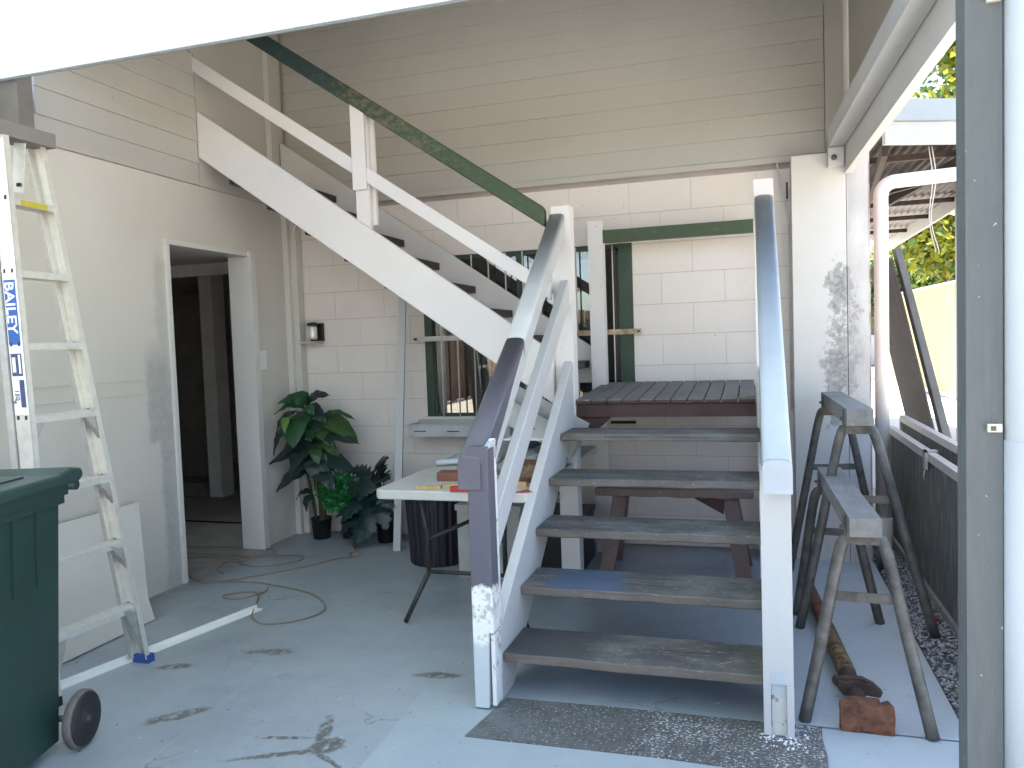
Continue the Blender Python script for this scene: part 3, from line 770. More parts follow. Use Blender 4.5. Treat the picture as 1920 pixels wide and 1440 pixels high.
rail('rail_end', 'undercoat_light', .029, .122, (2.660, .968), (2.6675, .968), .112, hr)
def zr(y): return .957+.775*(y-2.754)
rl = rail('handrail', 'rail_grey', -1.050, -.962, (3.33, zr(3.33)), (4.215, zr(4.215)), .115, st, 'pale grey unpainted upper length of the left handrail')
rail('painted_rail', 'purple', -1.0505, -.9615, (2.683, .96), (3.329, zr(3.329)), .118, rl)
# bare paint lapping on the inner side of the painted part
bm = B(); prism(bm, [(2.80, zr(2.80)-.125), (3.33, zr(3.33)-.118), (3.30, zr(3.30)-.03), (3.15, zr(3.15)-.045), (3.0, zr(3.0)-.07), (2.9, zr(2.9)-.075)], 'X', -.9612, -.9585); mk('bare_flank', bm, 'rail_grey', rl)
# lower mid rail
bm = B(); prism(bm, [(2.80, .55), (2.80, .70), (4.199, 1.715), (4.199, 1.58)], 'X', -.992, -.950); mk('mid_rail', bm, 'white', st, .004)
# ---- landing
ld = mk('landing', bx(B(), -.925, .02, 4.222, 4.262, .955, 1.026), 'redwood', st, .003)
box('joist', 'redwood', ld, -.925, .02, 5.02, 5.06, 1.00, 1.066)
n = 11; pw = .0865
for k in range(n):
    x0 = -.931+k*pw; bm = B()
    prism(bm, [(4.205, 1.030), (4.205, 1.052), (5.10, 1.098), (5.10, 1.076)], 'X', x0, x0+pw-.006)
    o = mk('plank', bm, 'plank', ld, .0025)
box('joist', 'redwood', ld, -.925, -.88, 4.263, 5.02, .955, 1.018); box('joist', 'redwood', ld, -.02, .02, 4.263, 5.02, .955, 1.018); box('joist', 'redwood', ld, -.48, -.44, 4.263, 5.02, .955, 1.018)
bm = B(); prism(bm, [(-.925, .954), (-.74, .954), (-.80, .90), (-.86, .875), (-.88, .83), (-.925, .83)], 'Y', 4.235, 4.275); mk('bracket', bm, 'redwood', ld, .003)
# front edge of planks shows red paint
for k in range(n):
    x0 = -.931+k*pw
    box('red_nosing', 'redwood', ld, x0+.001, x0+pw-.007, 4.2005, 4.2045, 1.031, 1.046)
# ---- upper flight
def zt(x): return 1.492+.703*(-1.288-x)
bm = B(); prism(bm, [(-3.287, zt(-3.287)), (-1.040, zt(-1.040)), (-1.040, zt(-1.040)-.29), (-3.287, zt(-3.287)-.29)][::-1], 'Y', 4.168, 4.206); mk('stringer', bm, 'white2', st, .004)
def zb2(x): return 1.523+.69*(-1.275-x)
bm = B(); prism(bm, [(-3.28, zb2(-3.28)), (-1.0, zb2(-1.0)), (-.97, zb2(-.97)-.10), (-.99, 1.10), (-1.1, 1.10), (-3.28, zb2(-3.28)-.31)][::-1], 'Y', 5.062, 5.10); mk('stringer', bm, 'white2', st, .004)
for k in range(1, 9):
    x = -1.02-.259*(k-1); z = 1.247+.1755*(k-1)
    box('tread', 'tread_up', st, x-.265, x, 4.2065, 5.0615, z-.046, z, bevel=.004)
# upper mid rail, baluster, green handrail
def zm(x): return 1.60+.68*(-1.034-x)
bm = B(); prism(bm, [(-3.287, zm(-3.287)), (-1.039, zm(-1.039)), (-1.039, zm(-1.039)+.092), (-3.287, zm(-3.287)+.092)], 'Y', 4.150, 4.1665); mk('mid_rail', bm, 'white2', st, .003)
bm = B(); prism(bm, [(-2.205, zt(-2.205)+.001), (-2.118, zt(-2.118)+.001), (-2.118, 2.735), (-2.205, 2.795)], 'Y', 4.1675, 4.204)
bl = mk('baluster', bm, 'white2', st, .003); box('baluster_back', 'white2', bl, -2.12, -2.095, 4.2075, 4.235, 2.10, 2.72, bevel=.003)
bm = B(); prism(bm, [(-2.205, 2.3), (-2.118, 2.3), (-2.118, 2.735), (-2.205, 2.795)], 'Y', 4.135, 4.1485); bmesh.ops.scale(bm, vec=(1, 1, 1), verts=bm.verts); mk('baluster_face', bm, 'white2', bl, .002)
def zg(x): return 2.008+.69*(-1.07-x)
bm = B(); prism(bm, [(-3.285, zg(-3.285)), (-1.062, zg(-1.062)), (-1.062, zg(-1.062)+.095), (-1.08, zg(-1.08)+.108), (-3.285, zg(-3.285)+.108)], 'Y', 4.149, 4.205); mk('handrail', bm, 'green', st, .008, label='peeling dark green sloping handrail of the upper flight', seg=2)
box('back_rail', 'green', st, -.891, .0255, 4.965, 5.0, 1.995, 2.075, bevel=.003, label='green horizontal rail behind the landing')

# ================================================================== LEFT: LADDER
lad = thing('step_ladder', 'tall aluminium step ladder with blue and white maker label behind the bin', 'ladder', (-2.66, 2.58, 0))
LZ = 2.34
def near(z): return Vector((-2.655-.18*z/LZ, 2.345+.085*z/LZ, z))
def far(z): return Vector((-2.610-.262*z/LZ, 2.80-.15*z/LZ, z))
for nm, fn, sgn in (('rail', near, 1), ('rail', far, -1)):
    a, b = fn(.02), fn(LZ-.06)
    bm = B(); w = .075
    def quad(ox0, ox1, oy0, oy1):
        vs = []
        for p in (a, b):
            for dx, dy in ((ox0, oy0), (ox1, oy0), (ox1, oy1), (ox0, oy1)): vs.append(bm.verts.new(p+Vector((dx, dy, 0))))
        for f in ((3, 2, 1, 0), (4, 5, 6, 7), (0, 1, 5, 4), (1, 2, 6, 5), (2, 3, 7, 6), (3, 0, 4, 7)): bm.faces.new([vs[i] for i in f])
    quad(-w, 0, -.0015, .0015); quad(-.003, 0, -.0016, sgn*.024); quad(-w, -w+.003, -.0016, sgn*.024)
    rr = mk(nm, bm, 'alu', lad)
    for k in range(8):
        z = .268+.2935*k
        if z > 2.2: continue
        for dx in (-.058, -.018):
            p = fn(z)+Vector((dx, -.003, 0)); bm = B()
            obox(bm, p, (.009, .003, .016), Matrix.Identity(3)); mk('rivet', bm, 'slot', rr)
# rear frame, folded close behind
bm = B()
for fn in (near, far):
    a, b = fn(.02)+Vector((-.095, 0, 0)), fn(LZ-.06)+Vector((-.095, 0, 0))
    beam(bm, a, b, .02, .032, (1, 0, 0))
mk('rear_frame', bm, 'alu_dull', lad, .002)
for k in range(7):
    z = .268+.2935*k; a = near(z); b = far(z); bm = B()
    for p, q in ((a, b),):
        d = (q-p); d.normalize(); s = Vector((-d.y, d.x, 0))
        rot = Matrix((d, s, Vector((0, 0, 1)))).transposed(); L = (q-p).length
        c = (p+q)/2+Vector((-.040, 0, 0))
        obox(bm, c, (L-.004, .078, .004), rot)
        obox(bm, c+Vector((.037, .0, -.012)), (L-.004, .003, .026), rot); obox(bm, c+Vector((-.037, 0, -.012)), (L-.004, .003, .026), rot)
        for q in range(5): obox(bm, c+Vector((-.028+.014*q, 0, .003)), (L-.006, .004, .003), rot)
    sp = mk('step', bm, 'alu', lad)
    if k == 6:
        bm = B(); obox(bm, (a+b)/2+Vector((-.001, .0, -.012)), (L*.55, .002, .022), rot); mk('step_label', bm, 'yellow', sp)
    if k <= 3:
        for fn, s in ((near, 1), (far, -1)):
            p = fn(z); bm = B()
            dy = s*.085
            v = [p+Vector((-.006, s*.004, -.008)), p+Vector((-.006, dy, -.008)), fn(z-.125)+Vector((-.006, s*.004, 0))]
            if z < .5: v[2] = fn(.04)+Vector((-.006, s*.004, 0))
            q = [bm.verts.new(x) for x in v]+[bm.verts.new(x+Vector((-.03, 0, 0))) for x in v]
            for f in ((0, 1, 2), (5, 4, 3), (0, 3, 4, 1), (1, 4, 5, 2), (2, 5, 3, 0)): bm.faces.new([q[i] for i in f])
            bmesh.ops.recalc_face_normals(bm, faces=bm.faces)
            mk('brace', bm, 'alu_dull', sp)
bm = B(); c = (near(LZ-.03)+far(LZ-.03))/2+Vector((-.045, 0, 0)); obox(bm, c, (.115, .285, .06), Matrix.Identity(3)); mk('top_cap', bm, 'capgrey', lad, .006)
bm = B(); obox(bm, near(LZ-.17)+Vector((-.05, .10, 0)), (.06, .004, .20), Matrix.Rotation(rad(8), 3, 'Y')); hb = mk('hinge_plate', bm, 'alu', lad, .002)
bm = B(); obox(bm, near(LZ-.24)+Vector((-.055, .096, 0)), (.02, .004, .014), Matrix.Identity(3)); mk('hinge_bolt', bm, 'slot', hb)
for fn, mt in ((far, 'foot_blue'), (near, 'black')):
    bm = B(); p = fn(.018); bx(bm, p.x-.078, p.x+.006, p.y-.02, p.y+.02, 0, .036); mk('foot', bm, mt, lad, .004)
# maker label on the near rail: a white strip with a blue field and white letters reading downwards
def onrail(z, dx, dy=-.0035): return near(z)+Vector((dx, dy, 0))
def rail_patch(bm, z0, z1, dx0, dx1, dy=-.003):
    q = [onrail(z0, dx0, dy), onrail(z0, dx1, dy), onrail(z1, dx1, dy), onrail(z1, dx0, dy)]
    q2 = [p+Vector((0, .001, 0)) for p in q]
    v = [bm.verts.new(p) for p in q+q2]
    for f in ((0, 1, 2, 3), (7, 6, 5, 4), (0, 4, 5, 1), (1, 5, 6, 2), (2, 6, 7, 3), (3, 7, 4, 0)): bm.faces.new([v[i] for i in f])
bm = B(); rail_patch(bm, 1.16, 1.75, -.072, -.003, -.0026); lb = mk('maker_label', bm, 'label_white', lad)
bm = B(); rail_patch(bm, 1.44, 1.70, -.068, -.010, -.0040); mk('label_field', bm, 'label_blue', lb)
def text_mesh(s, size, mat, parent, origin, xdir, ydir, name, thick=.0008, width=1.0, bold=0):
    cu = bpy.data.curves.new(name, 'FONT'); cu.body = s; cu.size = size; cu.extrude = thick; cu.offset = bold; cu.resolution_u = 2
    ob = bpy.data.objects.new(name, cu); C.objects.link(ob)
    dg = bpy.context.evaluated_depsgraph_get(); me = bpy.data.meshes.new_from_object(ob.evaluated_get(dg))
    bpy.data.objects.remove(ob); bpy.data.curves.remove(cu)
    xdir = Vector(xdir).normalized()*width; ydir = Vector(ydir).normalized(); zd = xdir.normalized().cross(ydir)
    for v in me.vertices: v.co = Vector(origin)+xdir*v.co.x+ydir*v.co.y+zd*v.co.z
    me.materials.clear(); me.materials.append(M[mat])
    o = bpy.data.objects.new(name, me); C.objects.link(o); base = wloc(parent)
    for v in me.vertices: v.co -= base
    o.parent = parent
    return o
dn = (near(0)-near(1)).normalized()
text_mesh('BAILEY', .066, 'label_white', lb, onrail(1.693, -.062, -.0052), dn, (1, 0, 0), 'label_letters', width=1.03, bold=.0012)
bm = B(); rail_patch(bm, 1.315, 1.405, -.066, -.012, -.004); rail_patch(bm, 1.19, 1.30, -.034, -.010, -.004); mk('label_panel', bm, 'label_navy', lb)
bm = B(); rail_patch(bm, 1.33, 1.39, -.060, -.044, -.005); rail_patch(bm, 1.325, 1.40, -.028, -.018, -.005); mk('label_picture', bm, 'label_white', lb)
text_mesh('150', .030, 'label_navy', lb, onrail(1.262, -.060, -.0045), dn, (1, 0, 0), 'label_number')
text_mesh('kg', .018, 'label_navy', lb, onrail(1.222, -.066, -.0045), dn, (1, 0, 0), 'label_number')

# ================================================================== WHEELIE BIN
bn = thing('wheelie_bin', 'dark green wheelie bin with black wheels at the left edge beside the ladder', 'wheelie bin', (-2.6, 1.85, 0))
bm = B()
top = [(-2.90, 1.42), (-2.315, 1.42), (-2.315, 2.11), (-2.90, 2.11)]; bot = [(-2.86, 1.50), (-2.355, 1.50), (-2.355, 2.085), (-2.86, 2.085)]
v1 = [bm.verts.new((*p, .90)) for p in top]; v0 = [bm.verts.new((*p, .04)) for p in bot]
bm.faces.new(v0[::-1]); bm.faces.new(v1)
for i in range(4): bm.faces.new((v0[i], v0[(i+1) % 4], v1[(i+1) % 4], v1[i]))
body = mk('body', bm, 'bin', bn, .03, seg=3)
for y in (1.62, 1.74, 1.86, 1.98):
    bm = B(); beam(bm, (-2.316, y, .875), (-2.332, y+.005, .62), .020, .022, (1, 0, 0)); mk('rib', bm, 'bin', body, .004)
bm = B(); bx(bm, -2.92, -2.288, 1.38, 2.125, .905, .945); bx(bm, -2.905, -2.30, 1.40, 2.12, .875, .905); mk('rim', bm, 'bin', bn, .008)
bm = B()  # lid: shallow dome with a lip and a rear hinge hump
prism(bm, [(1.34, .945), (1.34, .965), (1.55, .985), (1.85, .985), (2.05, .985), (2.12, 1.0), (2.175, .99), (2.185, .962), (2.16, .945)], 'X', -2.925, -2.262)
lid = mk('lid', bm, 'bin_lid', bn, .012, seg=3)
bm = B(); bx(bm, -2.82, -2.36, 1.45, 2.0, .985, .990); mk('lid_panel', bm, 'bin_lid', lid, .004)
bm = B(); tube(bm, [(-2.90, 2.165, .93), (-2.28, 2.165, .93)], .018, 12); mk('handle', bm, 'bin', bn)
for x0, x1, s in ((-2.318, -2.255, 1), (-2.945, -2.895, -1)):
    bm = B(); lathe(bm, (x0, 2.12, .100), [(.070, .01), (.094, .012), (.100, .018), (.100, .036), (.095, .044)], 36, 'X'); wh = mk('wheel', bm, 'tyre_dust', bn)
    bm = B(); lathe(bm, (x0+(.0445 if s > 0 else .0), 2.12, .100), [(.092, .0), (.088, .005), (.060, .003), (.030, .003), (.026, .008), (.001, .010)], 32, 'X'); mk('wheel_face', bm, 'tyre', wh)
bm = B(); tube(bm, [(-2.95, 2.12, .102), (-2.26, 2.12, .102)], .011, 10); mk('axle', bm, 'steel', bn)

bn.location = (-2.5195, 1.777, 0); bn.rotation_euler = (0, 0, rad(16))
# ================================================================== LOOSE THINGS ON THE LEFT
bm = B()   # fibro sheet leaning low against the side wall
prism(bm, [(2.27, 0), (3.256, .0), (3.27, .12), (3.46, .62), (2.27, .62)], 'X', 0, .008)
bmesh.ops.rotate(bm, verts=bm.verts, cent=(0, 0, 0), matrix=Matrix.Rotation(rad(-24), 3, 'Y')); bmesh.ops.translate(bm, verts=bm.verts, vec=(-3.0, 0, .004))
tag(mk('wall_sheet', bm, 'side', None, .001), 'pale cement sheet leaning against the side wall behind the ladder', 'sheet')
# aluminium angle lying on the floor
sg = thing('floor_trim', 'long white metal angle strip lying on the floor by the ladder', 'metal strip', (-2.66, 3.0, 0))
a, b = Vector((-2.80, 2.45, .0)), Vector((-2.545, 3.52, .0)); bm = B(); beam(bm, a+Vector((0, 0, .003)), b+Vector((0, 0, .003)), .05, .005)
mk('flange', bm, 'switch', sg); bm = B(); beam(bm, a+Vector((-.02, .005, .012)), b+Vector((-.02, .005, .012)), .006, .022); mk('web', bm, 'switch', sg)
# extension cord
cz = .006
loops = [[(-3.9, 4.55), (-3.55, 4.60), (-3.36, 4.62), (-3.20, 4.60), (-3.12, 4.50), (-3.2, 4.38), (-3.3, 4.28), (-3.28, 4.12), (-3.18, 4.05)],
         [(-3.9, 4.36), (-3.45, 4.42), (-3.25, 4.42), (-3.05, 4.47), (-2.9, 4.49), (-2.85, 4.42), (-2.9, 4.30), (-3.05, 4.22), (-3.2, 4.25), (-3.27, 4.33), (-3.22, 4.43), (-3.12, 4.5)],
         [(-3.9, 4.18), (-3.5, 4.22), (-3.36, 4.30), (-3.22, 4.30), (-3.5, 4.35), (-3.8, 4.28)],
         [(-3.75, 4.20), (-3.45, 4.02), (-3.24, 3.88), (-3.12, 3.87), (-2.98, 3.98), (-2.75, 4.25), (-2.62, 4.45), (-2.56, 4.52)],
         [(-3.24, 3.88), (-3.02, 3.90), (-2.84, 3.92), (-2.6, 3.86), (-2.38, 3.78), (-2.22, 3.64), (-2.17, 3.50), (-2.25, 3.38), (-2.37, 3.32), (-2.47, 3.36), (-2.54, 3.45), (-2.63, 3.62), (-2.72, 3.74), (-2.82, 3.74), (-2.88, 3.66), (-2.82, 3.62), (-2.74, 3.66), (-2.68, 3.76), (-2.72, 3.85)]]
bm = B()
for l in loops:
    pts = catmull([(x, y, cz+.004*math.sin(i*2.3)) for i, (x, y) in enumerate(l)], 8)
    pts = [Vector((p.x, p.y, max(.0045, p.z))) for p in pts]; tube(bm, pts, .0042, 6)
ec = mk('extension_cord', bm, 'cord'); tag(ec, 'tangled tan extension cord looping across the floor by the doorway', 'cord')
bm = B(); obox(bm, (-2.53, 4.55, .018), (.065, .035, .03), rz(.7)); mk('plug', bm, 'cord', ec, .006)
# white board standing in front of the block wall
bm = B(); beam(bm, (-2.315, 4.74, 0), (-2.325, 5.03, 1.80), .052, .018, (0, 1, 0)); tag(mk('timber_prop', bm, 'white', None, .002), 'thin white board standing upright between the plants and the black drum', 'board')
# wall lantern
wl = thing('wall_lantern', 'small black wall lantern with clear glass in the corner', 'wall light', (-3.1, 5.16, 1.45))
bm = B(); bx(bm, -3.15, -3.05, 5.145, 5.176, 1.44, 1.575); mk('back_plate', bm, 'black', wl, .01, seg=2)
bm = B(); lathe(bm, (-3.102, 5.10, 1.455), [(.030, 0), (.034, .01), (.034, .09), (.028, .10)], 16); mk('glass_tube', bm, 'alu', wl)
bm = B(); lathe(bm, (-3.102, 5.10, 1.557), [(.040, 0), (.044, .005), (.036, .022), (.01, .026)], 16); mk('lamp_cap', bm, 'black', wl)
bm = B(); bx(bm, -3.20, -3.05, 5.07, 5.144, 1.425, 1.443); mk('shelf', bm, 'alu_dull', wl, .006)

# ================================================================== PLANTS
def leaf(base, tip, w, mat, parent, droop=.03, fold=.25, notches=0, up=Vector((0, -.55, .85)), name='leaf', nseg=9, blunt=.55):
    base, tip = Vector(base), Vector(tip); d = tip-base; L = d.length; dn_ = d.normalized()
    s = dn_.cross(up).normalized(); nrm = s.cross(dn_).normalized()
    bm = B(); rows = []
    for i in range(nseg+1):
        t = i/nseg
        prof = (math.sin(PI*min(1, t**(blunt+.05)))**.58)*(1-.2*t) if 0 < t < 1 else 0.0
        cc = base+d*t+nrm*(math.sin(PI*t)*droop)+Vector((0, 0, -droop*.6*t*t))
        row = []
        for j in (-2, -1, 0, 1, 2):
            ww = w*.5*prof*j/2
            if notches and abs(j) == 2 and i % 2 == 0: ww *= .55
            z = nrm*(-abs(j)/2*fold*w*.35*prof+.006*math.sin(i*2.1+j))
            row.append(bm.verts.new(cc+s*ww+z-nrm*(.0 if abs(j) else .004)))
        rows.append(row)
    for a, b in zip(rows, rows[1:]):
        for j in range(4):
            f = bm.faces.new((a[j], a[j+1], b[j+1], b[j])); f.smooth = True
    bmesh.ops.remove_doubles(bm, verts=bm.verts, dist=.0004)
    return mk(name, bm, mat, parent, loc=tuple(base))
def pot(cx, cy, r0, r1, h, parent):
    bm = B(); lathe(bm, (cx, cy, 0), [(r0, 0), (r0+.002, .01), (r1, h-.01), (r1+.006, h-.008), (r1+.006, h), (r1-.004, h), (r1-.006, h-.02), (.002, h-.022)], 28)
    p = mk('pot', bm, 'pot', parent); bm = B(); lathe(bm, (cx, cy, h-.021), [(r1-.007, 0), (r1-.012, .006), (.002, .008)], 20); mk('soil', bm, 'soil', p)
fp = thing('leafy_pot_plant', 'tall artificial plant with broad drooping green leaves in a black pot', 'potted plant', (-3.03, 4.98, 0))
pot(-3.035, 4.985, .062, .073, .15, fp)
bm = B(); tube(bm, catmull([(-3.02, 4.98, .12), (-3.015, 4.97, .3), (-3.03, 4.95, .5), (-3.05, 4.93, .7), (-3.07, 4.9, .95)], 5), [.026]*8+[.02]*6+[.012]*7, 10); mk('trunk', bm, 'trunk', fp)
bm = B(); tube(bm, catmull([(-3.06, 4.96, .13), (-3.075, 4.93, .35), (-3.09, 4.9, .55)], 5), .011, 8); tube(bm, catmull([(-3.0, 4.99, .13), (-2.98, 4.96, .35), (-2.97, 4.93, .55)], 5), .009, 8); mk('stem', bm, 'stem', fp)
LV = [((-3.06, 4.9, 1.005), (-3.24, 4.82, 1.03), .12, 'leaf_mid'), ((-3.06, 4.9, 1.0), (-2.885, 4.93, 1.075), .115, 'leaf_dark'), ((-3.05, 4.88, .99), (-3.15, 4.84, 1.095), .11, 'leaf_mid'),
      ((-3.061, 4.88, .973), (-3.25, 4.78, .955), .06, 'leaf_mid'), ((-3.03, 4.86, .975), (-2.93, 4.78, .94), .07, 'leaf_mid'), ((-3.15, 4.9, .945), (-3.29, 4.85, .80), .06, 'leaf_dark'),
      ((-3.17, 4.9, .85), (-3.285, 4.8, .665), .065, 'leaf_dark'), ((-3.10, 4.86, .93), (-3.03, 4.66, .735), .175, 'leaf_mid'), ((-3.134, 4.80, .90), (-3.09, 4.66, .835), .062, 'leaf_lime'),
      ((-2.942, 4.9, .905), (-2.70, 4.95, .90), .055, 'leaf_mid'), ((-2.93, 4.9, .90), (-2.62, 4.83, .745), .13, 'leaf_olive'), ((-3.03, 4.88, .775), (-2.585, 4.78, .745), .105, 'leaf_dark'),
      ((-2.98, 4.9, .72), (-2.76, 4.8, .66), .10, 'leaf_olive'), ((-2.99, 4.88, .70), (-2.90, 4.76, .60), .09, 'leaf_olive'), ((-3.05, 4.88, .66), (-3.285, 4.74, .60), .12, 'leaf_dark'),
      ((-3.04, 4.86, .73), (-3.20, 4.75, .66), .12, 'leaf_dark'), ((-3.04, 4.88, .56), (-3.245, 4.75, .40), .13, 'leaf_dark'), ((-2.999, 4.88, .624), (-2.65, 4.83, .53), .135, 'leaf_dark'),
      ((-2.99, 4.86, .53), (-2.77, 4.74, .43), .115, 'leaf_dark'), ((-3.044, 4.86, .70), (-3.12, 4.76, .53), .13, 'leaf_dark'), ((-3.0, 4.86, .64), (-2.93, 4.76, .49), .12, 'leaf_dark'),
      ((-3.055, 4.9, .34), (-3.08, 4.87, .24), .055, 'leaf_dark'), ((-3.05, 4.9, .36), (-3.17, 4.88, .32), .05, 'leaf_dark'), ((-3.02, 4.9, .95), (-2.86, 4.82, .88), .08, 'leaf_dark'),
      ((-3.07, 4.88, .88), (-3.19, 4.78, .80), .07, 'leaf_dark'), ((-2.97, 4.88, .82), (-2.80, 4.8, .72), .10, 'leaf_olive'), ((-3.05, 4.86, .6), (-3.13, 4.75, .47), .12, 'leaf_dark'), ((-2.98, 4.86, .58), (-2.83, 4.77, .55), .12, 'leaf_dark')]
for b_, t_, w_, m_ in LV: leaf(b_, t_, w_*1.32, m_, fp, droop=.035+random.random()*.02)
rl_ = random.Random(21)
LV += [((-3.04+rl_.uniform(-.05, .05), 4.92, z_), (-3.04+dx_, 4.84+rl_.uniform(-.04, .06), z_-rl_.uniform(.03, .13)), rl_.uniform(.09, .13), m_) for z_, dx_, m_ in
       ((.98, .13, 'leaf_dark'), (.93, -.13, 'leaf_mid'), (.84, .16, 'leaf_dark'), (.80, -.15, 'leaf_dark'), (.74, .18, 'leaf_dark'), (.68, -.12, 'leaf_dark'), (.63, .1, 'leaf_dark'), (.58, -.17, 'leaf_dark'), (.52, .14, 'leaf_dark'), (.66, .24, 'leaf_dark'), (.88, .05, 'leaf_mid'))]
for b_, t_, w_, m_ in LV[28:]: leaf(b_, t_, w_*1.25, m_, fp, droop=.04)
bm = B()
for b_, t_, w_, m_ in LV: tube(bm, [(-3.04, 4.93, max(.16, b_[2]-.16)), ((b_[0]-3.04)/2, (b_[1]+4.93)/2, b_[2]-.05), b_], .0045, 5)
mk('leaf_stalk', bm, 'stem', fp)
# bright fern between the two
fe = thing('fern_plant', 'small bright green curly fern between the two dark plants', 'potted plant', (-2.83, 5.02, 0))
pot(-2.83, 5.03, .05, .06, .12, fe)
bm = B()
for i in range(900):
    a = random.uniform(0, 2*PI); rr = math.sqrt(random.random())
    c = Vector((-2.83+.14*rr*math.cos(a)+.0, 4.97-random.random()*.12, .35+.125*rr*math.sin(a)))
    d = Vector((random.gauss(0, 1), random.gauss(-.3, .6), random.gauss(.2, .7))).normalized(); s = d.cross(Vector((random.random(), random.random(), random.random()))).normalized()
    L, W = random.uniform(.035, .065), random.uniform(.010, .018)
    k = d.cross(s)*.008
    v = [bm.verts.new(p) for p in (c, c+d*L*.5+s*W+k, c+d*L, c+d*L*.5-s*W+k)]
    bm.faces.new((v[0], v[1], v[2])); bm.faces.new((v[0], v[2], v[3]))
o = mk('foliage', bm, 'leaf_fern', fe); o['kind'] = 'stuff'
bm = B()
for i in range(7): tube(bm, catmull([(-2.83, 5.03, .1), (-2.83+random.uniform(-.06, .06), 5.0, .22), (-2.83+random.uniform(-.12, .12), 4.93, .33)], 4), .004, 5)
mk('stem', bm, 'stem', fe)
# dark monstera
mo = thing('monstera_plant', 'low monstera with blackish green notched leaves in a black pot beside the drum', 'potted plant', (-2.52, 4.95, 0))
pot(-2.50, 4.98, .07, .085, .19, mo)
ML = [((-2.55, 4.9, .50), (-2.38, 4.80, .64), .17), ((-2.56, 4.9, .46), (-2.70, 4.82, .56), .16), ((-2.52, 4.88, .45), (-2.36, 4.76, .50), .17), ((-2.55, 4.88, .44), (-2.68, 4.74, .40), .17),
      ((-2.5, 4.86, .40), (-2.34, 4.74, .30), .16), ((-2.56, 4.86, .36), (-2.72, 4.72, .20), .15), ((-2.53, 4.86, .34), (-2.52, 4.70, .10), .19), ((-2.48, 4.86, .34), (-2.38, 4.72, .16), .16),
      ((-2.60, 4.88, .28), (-2.80, 4.78, .22), .12), ((-2.60, 4.86, .24), (-2.76, 4.74, .10), .12), ((-2.58, 4.84, .22), (-2.62, 4.70, .03), .15), ((-2.47, 4.88, .5), (-2.42, 4.80, .60), .12), ((-2.5, 4.84, .5), (-2.58, 4.72, .36), .17)]
for b_, t_, w_ in ML: leaf(b_, t_, w_*1.35, 'leaf_monst', mo, droop=.03, notches=1, nseg=12, blunt=.5)
bm = B()
for b_, t_, w_ in ML: tube(bm, catmull([(-2.50, 4.97, .17), ((b_[0]-2.5)/2, (b_[1]+4.97)/2, b_[2]*.6+.1), b_], 4), .005, 5)
mk('stem', bm, 'stem', mo)

# ================================================================== TABLE AND THINGS ON IT
tb = thing('folding_table', 'white plastic folding table with dark legs, covered in clutter under the stairs', 'table', (-1.35, 4.2, 0))
def rrect(x0, x1, y0, y1, r, n=6):
    P = []
    for cx, cy, a0 in ((x1-r, y1-r, 0), (x0+r, y1-r, PI/2), (x0+r, y0+r, PI), (x1-r, y0+r, 1.5*PI)):
        for k in range(n+1): P.append((cx+r*math.cos(a0+PI/2*k/n), cy+r*math.sin(a0+PI/2*k/n)))
    return P
TZ = .70; TX0, TX1, TY0, TY1 = -1.742, -.955, 3.335, 4.93
bm = B(); prism(bm, rrect(TX0, TX1, TY0, TY1, .045), 'Z', TZ-.045, TZ); mk('tabletop', bm, 'table', tb, .006, seg=2)
for yb in (3.52, 4.72):
    bm = B(); dy = .07 if yb < 4 else -.07
    for s in (-1, 1):
        x0 = -1.35+s*.20; tube(bm, [(x0-.0+s*.02, yb-dy*.5, TZ-.045), (x0+s*.0, yb, .45), (x0+s*.0, yb, .26)], .0125, 8)
        tube(bm, [(x0, yb, .26), (x0+s*.12, yb-.04, .01)], .0125, 8)
    tube(bm, [(-1.55, yb, .26), (-1.15, yb, .26)], .011, 8); lg = mk('leg_frame', bm, 'legs', tb)
    bm = B(); mid = (-1.35, yb+dy*1.7, .50)
    for s in (-1, 1): tube(bm, [(-1.35+s*.20, yb, .42), mid], .0105, 8)
    tube(bm, [mid, (-1.35, yb+dy*5, TZ-.047)], .0105, 8); mk('leg_strut', bm, 'legs', lg)
# fluted drum under it
bm = B(); n = 96; prof = [(.172, .0), (.176, .012), (.202, .49), (.215, .495), (.219, .505), (.215, .52), (.204, .52), (.198, .50), (.002, .49)]
rings = []
for i, (rr, h) in enumerate(prof):
    ring = []
    for k in range(n):
        a = 2*PI*k/n; q = rr*(1+(.022 if k % 4 in (1, 2) else -.012)) if i in (1, 2) else rr
        ring.append(bm.verts.new((-1.945+q*math.cos(a), 4.58+q*math.sin(a), h)))
    rings.append(ring)
for a, b in zip(rings, rings[1:]):
    for k in range(n): bm.faces.new((a[k], a[(k+1) % n], b[(k+1) % n], b[k]))
bm.faces.new(rings[0][::-1]); bm.faces.new(rings[-1]); tag(mk('plastic_drum', bm, 'drum'), 'black fluted plastic garbage drum standing under the folding table', 'rubbish bin')
# boxes behind the table legs
bx_ = thing('storage_box', 'pale grey box standing on the floor under the table beside the drum', 'box', (-1.5, 4.4, 0))
box('carton', 'carton', bx_, -1.685, -1.30, 4.27, 4.62, 0, .40, bevel=.006); box('box_lid', 'carton', bx_, -1.695, -1.29, 4.26, 4.63, .401, .435, bevel=.006)
bx2 = thing('storage_box', 'low dark grey crate under the right end of the table', 'crate', (-1.1, 4.5, 0))
bm = bx(B(), -1.26, -.98+.0, 4.50, 4.86, .0, .30); mk('crate_body', bm, 'black', bx2, .008); box('crate_lid', 'legs', bx2, -1.27, -.97, 4.49, 4.87, .301, .33, bevel=.006)
bx2.name = 'plastic_crate'
